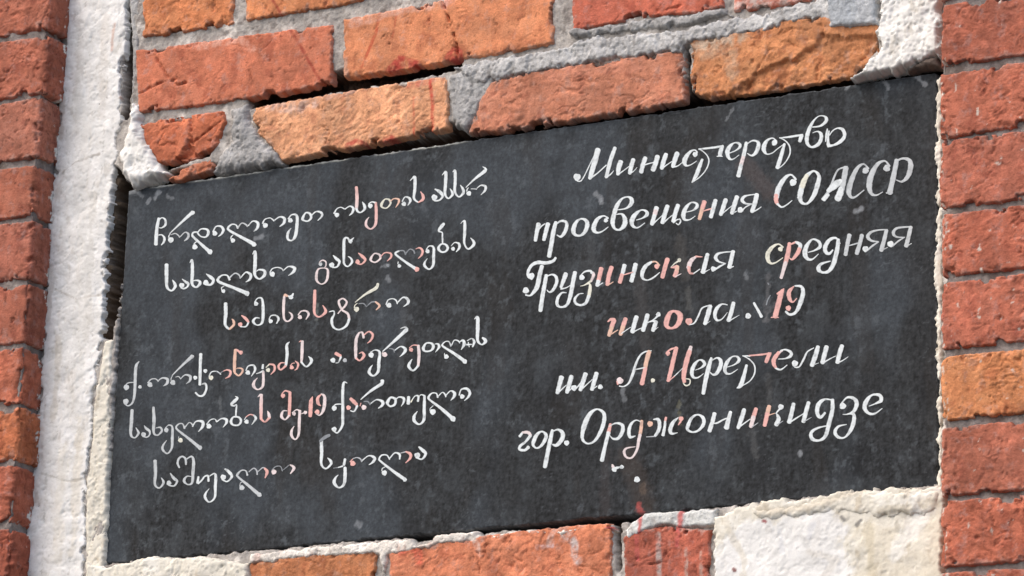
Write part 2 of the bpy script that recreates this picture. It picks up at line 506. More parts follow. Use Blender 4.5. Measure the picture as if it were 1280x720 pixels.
# the toothed brick edge that carries the white strip
EDGE = [(60, -60), (50, 60), (40, 300), (20, 560), (0, 860), (102, 860), (104, 700), (106, 610), (113, 545), (118, 500), (126, 440), (134, 420), (141, 340), (146, 270), (149, 225), (149, 205), (153, 150), (155, 78), (158, 62), (160, 15), (160, -60)]
x, y, h, q, c = relief(UV(EDGE, 0.002), 0.040, 0.005, 0.004, clay_height('broken', 977), clay_colour((98, 78, 68), 977, 0.08), seed=977, skirt=0.004)
bw.add(on_wall(x, y, h, 0.002, 0.040), q, c)
bw.build('brickwork', MAT_BRICK, wall)

CARVE = [    # hollows in the bed: outline, depth, margin
    ([(158, 222), (300, 198), (600, 156), (860, 114), (1176, 70), (1178, 604), (900, 634), (770, 656), (700, 662), (630, 664), (540, 676), (515, 678), (505, 672), (300, 690), (128, 706)], 0.034),
    ([(135, 200), (162, 226), (170, 240), (140, 425), (120, 425), (128, 330)], 0.036),
    ([(158, -40), (171, -40), (170, 70), (160, 150), (152, 150)], 0.026),
    ([(306, 108), (420, 88), (500, 74), (578, 60), (578, 86), (500, 103), (420, 116), (312, 138)], 0.030),
    ([(855, 60), (862, 56), (863, 128), (856, 132)], 0.022),
    ([(556, 156), (568, 152), (590, 164), (582, 176), (560, 176)], 0.020),
    ([(766, 655), (776, 652), (778, 700), (774, 720), (768, 700)], 0.016),
    ([(190, 200), (268, 184), (262, 194), (206, 214)], 0.020),
]
ms = Sheet()
x0, x1 = P(30, 300)[0], P(1235, 300)[0]
z0, z1 = P(640, 800)[2] - 0.02, P(640, -110)[2] + 0.02
x, y, q = grid(x0, x1, z0, z1, 0.0017)
h = 0.0012 * fbm(x, y, 0.03, 3, 901) + 0.0014 * fbm(x, y, 0.011, 4, 903, 0.65) - 0.0012 * sstep(0.35, 0.6, fbm(x, y, 0.006, 2, 905))
wj = 0.0035 * fbm(x, y, 0.014, 4, 907, 0.6)
for poly, dep in CARVE:
    dd = sdf(x, y, UV(poly, -0.004)) + wj
    h = np.minimum(h, h * (1 + 0.8 * sstep(0, .004, dd)) - dep * sstep(-0.0005, 0.0040, dd) * (1 + 0.25 * fbm(x, y, 0.012, 3, 919)))
for b_ in (k for k in BRICKS if k[0]):
    h = h - 0.010 * sstep(0.0035, 0.0065, sdf(x, y, UV(b_[0], BF)))
c = lin((164, 158, 152))[None, :] * (1 + 0.22 * fbm(x, y, 0.022, 5, 911, 0.6))[:, None]
c = mixc(c, lin((214, 208, 200)), 0.7 * sstep(0.1, 0.5, fbm(x, y, 0.03, 4, 913, 0.6)))
c = mixc(c, lin((112, 104, 98)), 0.6 * sstep(0.2, 0.55, fbm(x, y, 0.017, 4, 915, 0.6)))
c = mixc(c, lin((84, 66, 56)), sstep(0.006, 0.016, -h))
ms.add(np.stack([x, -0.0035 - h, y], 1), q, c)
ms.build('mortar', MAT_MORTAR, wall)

SPOTS = [(UV(p_, -0.013), r_, lin(c_), k_, cl) for p_, r_, c_, k_, cl in (
    ([(925, 668), (990, 656), (1030, 650), (1046, 664), (1036, 684), (1056, 712), (1040, 740), (1046, 800), (905, 800), (900, 700)], .012, (230, 230, 230), .65, True),
    ([(1078, 662), (1112, 668), (1176, 650), (1176, 800), (1066, 800), (1058, 752), (1088, 704)], .010, (212, 202, 180), .45, True),
    ([(801, 634), (798, 650), (797, 668)], .0032, (198, 104, 100), .9, False), ([(849, 634), (847, 668)], .0032, (198, 104, 100), .9, False), ([(752, 656), (760, 657)], .003, (190, 70, 62), .9, False),
    ([(660, 690), (700, 686)], .004, (214, 190, 180), .5, False), ([(1080, 612), (1010, 634), (950, 640)], .006, (176, 164, 144), .5, False), ([(1100, 640), (1172, 628)], .005, (182, 172, 152), .5, False), ([(960, 700), (1000, 668), (1020, 700)], .003, (196, 194, 190), .5, False),
    ([(905, 650), (930, 700), (925, 760)], .004, (204, 196, 180), .6, False), ([(1085, 660), (1090, 720)], .006, (190, 178, 152), .5, False), ([(1010, 690), (1046, 700), (1030, 720)], .004, (206, 200, 190), .5, False), ([(960, 660), (975, 675)], .003, (186, 182, 176), .5, False), ([(1140, 620), (1150, 650)], .004, (200, 198, 194), .5, False), ([(1120, 655), (1128, 668), (1122, 680)], .003, (160, 154, 142), .5, False),
    ([(1120, 690), (1150, 650)], .012, (236, 234, 228), .6, False),
    ([(954, 651), (957, 652)], .0016, (150, 70, 70), .9, False), ([(916, 711), (919, 713)], .0018, (120, 70, 66), .9, False),
    ([(1052, 647), (1055, 650)], .0024, (120, 118, 116), .8, False), ([(1071, 655), (1076, 651)], .0026, (110, 108, 106), .8, False),
    ([(1012, 672), (1016, 656)], .004, (206, 206, 208), .6, False), ([(978, 690), (974, 664)], .003, (214, 214, 216), .5, False),
    ([(96, 20), (92, 160)], .006, (196, 192, 186), .5, False), ([(112, 240), (104, 420)], .005, (200, 196, 188), .5, False), ([(70, 420), (62, 520)], .005, (196, 188, 174), .5, False), ([(96, 520), (86, 690)], .006, (206, 198, 182), .5, False), ([(120, 190), (90, 200), (74, 214)], .0016, (150, 140, 128), .6, False), ([(66, 360), (92, 372), (122, 366)], .0014, (160, 150, 138), .5, False), ([(48, 590), (80, 600), (104, 596)], .0014, (150, 142, 130), .5, False), ([(150, 100), (147, 120)], .004, (150, 104, 84), .6, False), ([(74, 110), (71, 170)], .005, (186, 176, 164), .6, False), ([(60, 330), (56, 400)], .004, (190, 180, 168), .5, False),
    ([(104, 130), (100, 300), (90, 500)], .010, (210, 208, 203), .5, False), ([(128, 20), (122, 140)], .007, (206, 200, 192), .5, False),
    ([(76, 560), (66, 700)], .008, (218, 212, 200), .5, False), ([(140, 28), (136, 60)], .003, (176, 120, 92), .5, False))]

def patch(name, pieces, mat, parent, label=None, top=None):
    sh = Sheet()
    for (poly, face, thick, er, jag, amps, cols, seed) in pieces:
        def height(x, y, dd, amps=amps, seed=seed):
            flake = sstep(0.16, 0.20, fbm(x, y, 0.035, 5, seed + 18, 0.6)) + 0.7 * sstep(0.26, 0.29, fbm(x, y, 0.02, 5, seed + 20, 0.6))
            grit = sstep(0.25, 0.6, fbm(x, y, 0.0065, 4, seed + 4, 0.75))
            return (amps[0] * fbm(x, y, 0.05, 3, seed) + amps[1] * (0.6 * fbm(x, y, 0.011, 5, seed + 2, 0.75) + 0.5 * ridged(x, y, 0.03, 0.022, 4, seed + 14))
                    - amps[2] * (1.3 * grit + 0.9 * flake))
        def colour(x, y, dd, dh, cols=cols, seed=seed):
            cc = np.repeat(lin(cols[0])[None, :], len(x), 0) * (1 + 0.07 * fbm(x, y, 0.02, 4, seed + 6))[:, None]
            cc = mixc(cc, lin(cols[1]), 0.8 * sstep(0.05, 0.55, fbm(x, y, 0.035, 4, seed + 8, 0.6)))
            cc = mixc(cc, lin(cols[2]), 0.70 * sstep(0.18, 0.6, fbm(x * 1.5, y * 0.8, 0.03, 5, seed + 10, 0.7)))
            cc = mixc(cc, lin(cols[2]) * 0.6, 0.5 * sstep(0.45, 0.7, fbm(x, y, 0.010, 4, seed + 16, 0.7)))
            for pts, reach, rgb2, cover, closed in SPOTS:
                wob = 1.1 * reach * fbm(x, y, 0.02, 5, seed + 12, 0.7)
                ds = (-sdf(x, y, pts) if closed else seg_dist(x, y, pts, False)) + wob
                cc = mixc(cc, rgb2, cover * (1 - sstep(reach * 0.4, reach * 1.2, ds)))
            return cc
        x, y, h, q, c = relief(UV(poly, face), thick, er, jag, height, colour, step=0.0014, seed=seed, jag_size=0.012, skirt=0.004)
        sh.add(on_wall(x, y, h, face, thick), q, c)
    o = sh.build(name, mat, parent)
    if label:
        o['label'] = label
    return o

GREY = ((160, 158, 156), (190, 188, 186), (116, 112, 108))
PALE = ((182, 180, 178), (206, 204, 201), (124, 120, 116))
WHITE = ((226, 223, 217), (236, 234, 230), (190, 183, 172))
CREAM = ((216, 210, 196), (228, 224, 214), (182, 170, 150))
patch('mortar_smear', [([(285, 134), (308, 126), (310, 150), (318, 164), (345, 188), (350, 204), (310, 212), (262, 216), (266, 200), (286, 176)], -0.011, .014, .012, .004, (.0035, .0022, .0015), GREY, 1001)],
      MAT_MORTAR, wall, 'crumbling grey mortar between the broken brick and the pale orange brick')
patch('mortar_smear', [([(558, 94), (584, 80), (625, 78), (622, 98), (603, 122), (592, 146), (582, 164), (566, 158), (558, 130)], -0.009, .012, .008, .003, (.0025, .0018, .0012), GREY, 1011)],
      MAT_MORTAR, wall, 'grey mortar filling the upright joint above the middle of the plaque')
patch('mortar_smear', [([(566, 84), (600, 74), (700, 60), (722, 48), (780, 42), (850, 36), (905, 22), (960, 14), (990, 6), (1030, -8), (1096, -20), (1098, 28), (1060, 34), (1033, 34), (1028, 22), (984, 28), (942, 42), (902, 46), (862, 54), (850, 64), (790, 70), (700, 84), (625, 98), (590, 104)],
                        -0.0105, .012, .0045, .0055, (.0020, .0022, .0014), PALE, 1021),
                       ([(700, 38), (760, 30), (800, 22), (860, 16), (905, 8), (912, 18), (860, 30), (790, 38), (716, 46)], -0.0095, .010, .004, .0045, (.002, .002, .0016), GREY, 1031),
                       ([(1030, -10), (1094, -24), (1097, 30), (1034, 34)], -0.013, .015, .004, .002, (.0012, .0014, .0008), ((168, 172, 176), (182, 184, 186), (140, 140, 142)), 1041)],
      MAT_MORTAR, wall, 'long pale grey bed of mortar rising towards the white plaster patch')
patch('mortar_smear', [([(312, 691), (420, 680), (512, 671), (517, 680), (538, 677), (543, 667), (594, 662), (600, 670), (622, 668), (634, 662), (642, 664), (700, 661), (764, 656), (768, 662), (720, 662), (700, 672), (690, 666), (640, 670), (600, 676), (560, 680), (484, 694), (478, 720), (472, 694), (400, 696), (308, 706)],
                        -0.0095, .012, .004, .003, (.0015, .0018, .0012), ((222, 214, 204), (236, 230, 222), (196, 168, 156)), 1051)],
      MAT_MORTAR, wall, 'thin whitish bed of mortar under the lower edge of the plaque')
patch('mortar_smear', [([(778, 662), (790, 650), (805, 640), (860, 636), (896, 634), (896, 658), (850, 660), (830, 656), (806, 664), (782, 676)], -0.010, .012, .004, .002, (.0012, .0012, .0008), ((204, 204, 200), (218, 218, 214), (170, 164, 158)), 1061)],
      MAT_MORTAR, wall, 'smooth light grey mortar with red drips under the plaque')
patch('mortar_smear', [([(158, -40), (176, -40), (174, 60), (168, 142), (162, 140), (164, 60)], -0.004, .010, .004, .002, (.002, .0018, .001), GREY, 1071)],
      MAT_MORTAR, wall, 'upright grey mortar joint at the left ends of the upper bricks')
patch('plaster_patch', [([(1096, -40), (1174, -40), (1174, 70), (1150, 72), (1130, 84), (1064, 97), (1083, 75), (1098, 58), (1092, 48), (1097, 22)], -0.017, .020, .005, .0055, (.002, .0022, .0014), WHITE, 1101)],
      MAT_PLASTER, wall, 'rough white plaster patch above the upper corner of the plaque by the Cyrillic text')
patch('plaster_patch', [([(889, 645), (910, 636), (932, 631), (958, 622), (992, 623), (1024, 617), (1052, 612), (1068, 609), (1180, 606), (1180, 800), (892, 800)], -0.013, 0.018, .004, .0045, (.0018, .0007, .0005), CREAM, 1111),
                        ([(940, 636), (1000, 630), (1060, 616), (1172, 612), (1174, 640), (1100, 646), (1040, 640), (1000, 646), (945, 650)], -0.0150, .006, .007, .004, (.0014, .0014, .0007), CREAM, 1131)],
      MAT_PLASTER, wall, 'broad white and cream plaster patch under the lower edge of the plaque')
patch('plaster_patch', [([(128, 707), (160, 700), (190, 693), (215, 696), (250, 694), (280, 698), (306, 702), (309, 726), (304, 830), (100, 830), (106, 700)], -0.012, .016, .005, .003, (.002, .0018, .0012), CREAM, 1141)],
      MAT_PLASTER, wall, 'cream plaster lump under the lower corner of the plaque by the Georgian text')
patch('plaster_patch', [([(128, 424), (143, 422), (140, 450), (139, 480), (137, 550), (134, 640), (131, 700), (126, 740), (104, 740), (105, 610), (113, 545), (116, 500)], -0.006, .014, .005, .0022, (.0016, .0014, .0014), CREAM, 1151)],
      MAT_PLASTER, wall, 'cracked cream plaster fillet between the white strip and the plaque')
patch('plaster_patch', [([(160, 124), (170, 128), (175, 165), (186, 183), (196, 205), (205, 214), (192, 222), (172, 230), (158, 232), (148, 214), (143, 196), (152, 168)], -0.018, .022, .012, .004, (.0028, .0024, .001), WHITE, 1161)],
      MAT_PLASTER, wall, 'jagged white plaster lump above the upper corner of the plaque by the Georgian text')
patch('plaster_patch', [([(1170, 100), (1178, 92), (1178, 615), (1171, 610), (1171, 560), (1172, 500), (1170, 430), (1167, 330), (1169, 290), (1171, 250), (1168, 160), (1170, 120)], -0.003, .006, .003, .0045, (.001, .0012, .0008), CREAM, 1171)],
      MAT_PLASTER, wall, 'narrow ragged cream plaster seam between the plaque and the pilaster')
patch('mortar_smear', [([(1150, 72), (1172, 68), (1172, 82), (1146, 86), (1130, 88)], -0.012, .014, .006, .003, (.003, .003, .002), ((110, 98, 90), (140, 128, 116), (70, 62, 58)), 1181)],
      MAT_MORTAR, wall, 'small dark crumbling mortar lump at the upper corner of the plaque')

# ------------------------------------------------------------------ the white strip in the angle
strip = patch('plaster_strip', [([(84, -60), (78, 60), (72, 150), (69, 200), (64, 250), (61, 300), (57, 360), (54, 420), (50, 480), (42, 550), (36, 620), (30, 690), (24, 860),
                                  (102, 860), (103, 700), (105, 610), (112, 545), (115, 500), (122, 440), (127, 420), (130, 340), (136, 270), (140, 230), (143, 205), (149, 150), (150, 78), (156, 62), (157, 15), (157, -60)],
                                 -0.0065, .0055, .0020, .0070, (.0020, .0006, .0007), ((222, 220, 216), (232, 230, 227), (196, 191, 183)), 1201)], MAT_PLASTER, None)
strip['label'] = 'rough white plaster strip running down between the left pilaster and the plaque'
strip['category'] = 'plaster strip'

# ------------------------------------------------------------------ the plaque
plaque = thing('plaque', 'dark slate plaque with Georgian and Cyrillic script lettered in white, set into the brick wall', 'plaque')
SLAB = [(160, 238), (163, 236.5), (1166, 90.5), (1171, 91), (1172, 608), (1168, 608.6), (133, 705), (130.5, 703.5)]
sl = Sheet()
def slab_height(x, y, dd):
    chip = sstep(0.25, 0.5, fbm(x, y, 0.02, 3, 1304)) * (1 - sstep(0.0, 0.003, dd))
    return 0.00012 * fbm(x, y, 0.2, 2, 1300) + 0.00004 * fbm(x, y, 0.006, 3, 1302) - 0.0010 * chip
SCUFF = [([(184, 253), (188, 249)], 3, .5), ([(194, 247), (199, 240)], 4, .6), ([(209, 245), (216, 248)], 3, .35), ([(163, 240), (172, 239)], 4, .5), ([(174, 241), (178, 246)], 3, .4),
         ([(744, 242), (752, 249)], 3.5, .45), ([(750, 250), (752, 254)], 3, .4), ([(1106, 103), (1111, 110)], 3, .4), ([(1146, 96), (1156, 106)], 3, .45), ([(1058, 112), (1062, 104)], 3, .35),
         ([(1069, 264), (1076, 260)], 4, .45), ([(1071, 265), (1076, 261)], 2, .3), ([(908, 150), (917, 136)], 2, .3), ([(320, 298), (327, 296)], 4, .4), ([(478, 333), (486, 331)], 3, .35), ([(484, 347), (486, 350)], 4, .35),
         ([(778, 486), (780, 500)], 3.5, .35), ([(702, 472), (702, 486)], 3, .25), ([(931, 343), (934, 347)], 3, .3), ([(1000, 566), (1001, 568)], 4, .35), ([(447, 655), (449, 656)], 5, .35), ([(1000, 565), (1001, 567)], 3, .3)]
STAIN = [([(785, 570), (800, 610), (806, 640)], 14, (70, 60, 54), .4), ([(803, 608), (804, 616)], 4, (112, 96, 84), .35), ([(798, 634), (802, 639)], 4, (176, 84, 80), .7), ([(930, 205), (950, 225), (960, 240)], 10, (84, 74, 72), .4),
         ([(850, 300), (856, 345)], 7, (78, 76, 74), .4), ([(800, 350), (806, 430)], 8, (72, 70, 70), .4), ([(848, 500), (850, 530)], 2, (112, 110, 92), .45), ([(860, 360), (862, 385)], 4, (96, 96, 94), .35),
         ([(1010, 300), (1016, 340)], 9, (74, 72, 72), .3), ([(505, 390), (500, 460)], 5, (86, 90, 94), .35), ([(960, 345), (958, 400)], 3, (110, 110, 112), .35), ([(955, 400), (968, 380)], 2, (110, 110, 112), .3),
         ([(960, 470), (962, 500)], 4, (90, 90, 90), .3), ([(940, 540), (945, 570)], 4, (96, 96, 96), .3), ([(395, 380), (396, 400)], 2, (110, 116, 112), .45), ([(275, 500), (277, 520)], 2, (106, 110, 112), .3),
         ([(757, 566), (756, 640)], 7, (66, 60, 60), .35), ([(738, 300), (742, 360)], 6, (78, 80, 82), .3)]
def slab_colour(x, y, dd, dh):
    n = len(x)
    base = lin((42, 44, 46))
    col = np.repeat(base[None, :], n, 0)
    g = fbm(x, y, 0.0055, 3, 1310, 0.85)
    b = fbm(x, y, 0.06, 4, 1312, 0.6)
    v = fbm(x * 2.4, y * 0.6, 0.018, 4, 1314, 0.7)
    w = fbm(x * 0.6, y * 2.4, 0.018, 4, 1330, 0.7)
    col = col * np.clip(1 + 0.85 * g + 0.30 * b + 0.08 * v + 0.12 * w, 0.3, 3.0)[:, None]
    col = mixc(col, lin((74, 79, 83)), 0.35 * sstep(0.0, 0.6, fbm(x, y, 0.05, 5, 1316, 0.7)))
    col = mixc(col, lin((72, 79, 86)), 0.45 * sstep(-0.1, 0.6, fbm(x * 1.3, y * 0.8, 0.16, 3, 1318) + 0.5 * sstep(0.25, -0.45, x) + 0.35 * sstep(-0.05, 0.2, y) - 0.2))  # reflection painted into the slate: lighter and bluer towards the left and top
    col = mixc(col, lin((26, 28, 31)), 0.4 * sstep(0.05, 0.6, fbm(x, y, 0.06, 5, 1320, 0.7)))
    col = mixc(col, lin((50, 46, 43)), 0.22 * sstep(0.25, 0.6, fbm(x * 1.6, y * 0.5, 0.07, 3, 1322)))
    col = mixc(col, lin((96, 102, 107)), 0.34 * sstep(0.12, 0.55, fbm(x, y, 0.014, 4, 1336, 0.75)) * sstep(-0.5, 0.4, fbm(x, y, 0.09, 3, 1338)))
    scr = np.abs(fbm(x * 0.25 + y * 0.1, y * 1.6, 0.012, 2, 1332))
    col = mixc(col, lin((108, 114, 119)), 0.30 * (1 - sstep(0.0, 0.035, scr)) * sstep(0.15, 0.5, fbm(x, y, 0.05, 3, 1334)))
    wob = 0.0012 * fbm(x, y, 0.006, 3, 1326)
    for pts, rad, cov in SCUFF:
        ds = seg_dist(x, y, UV(pts), False) + 1.6 * wob
        col = mixc(col, lin((150, 154, 158)), cov * (1 - sstep(rad * 0.0005, rad * 0.0010, ds)))
    for pts, rad, rgb, cov in STAIN:
        ds = seg_dist(x, y, UV(pts), False) + 3 * wob
        col = mixc(col, lin(rgb), cov * (1 - sstep(rad * 0.0004, rad * 0.0013, ds)))
    ztop = P(160, 238)[2]
    top = (1 - sstep(0.0008, 0.0028, np.abs(ztop - y) + 0.4 * wob)) * sstep(P(165, 237)[0], P(185, 234)[0], x) * (1 - sstep(P(545, 180)[0], P(600, 173)[0], x))
    col = mixc(col, lin((206, 206, 198)), 0.75 * top * sstep(-0.35, 0.15, fbm(x, y * 0, 0.05, 3, 1328)))
    edge = (1 - sstep(0.0008, 0.0024, dd + wob))
    col = mixc(col, lin((112, 116, 120)), 0.45 * edge)
    return col
x, y, h, q, c = relief(UV(SLAB), 0.022, 0.0012, 0.0016, slab_height, slab_colour, step=0.00125, seed=1340, jag_size=0.016)
sl.add(on_wall(x, y, h, 0.0, 0.022), q, c)
sl.build('slab', MAT_SLATE, plaque)

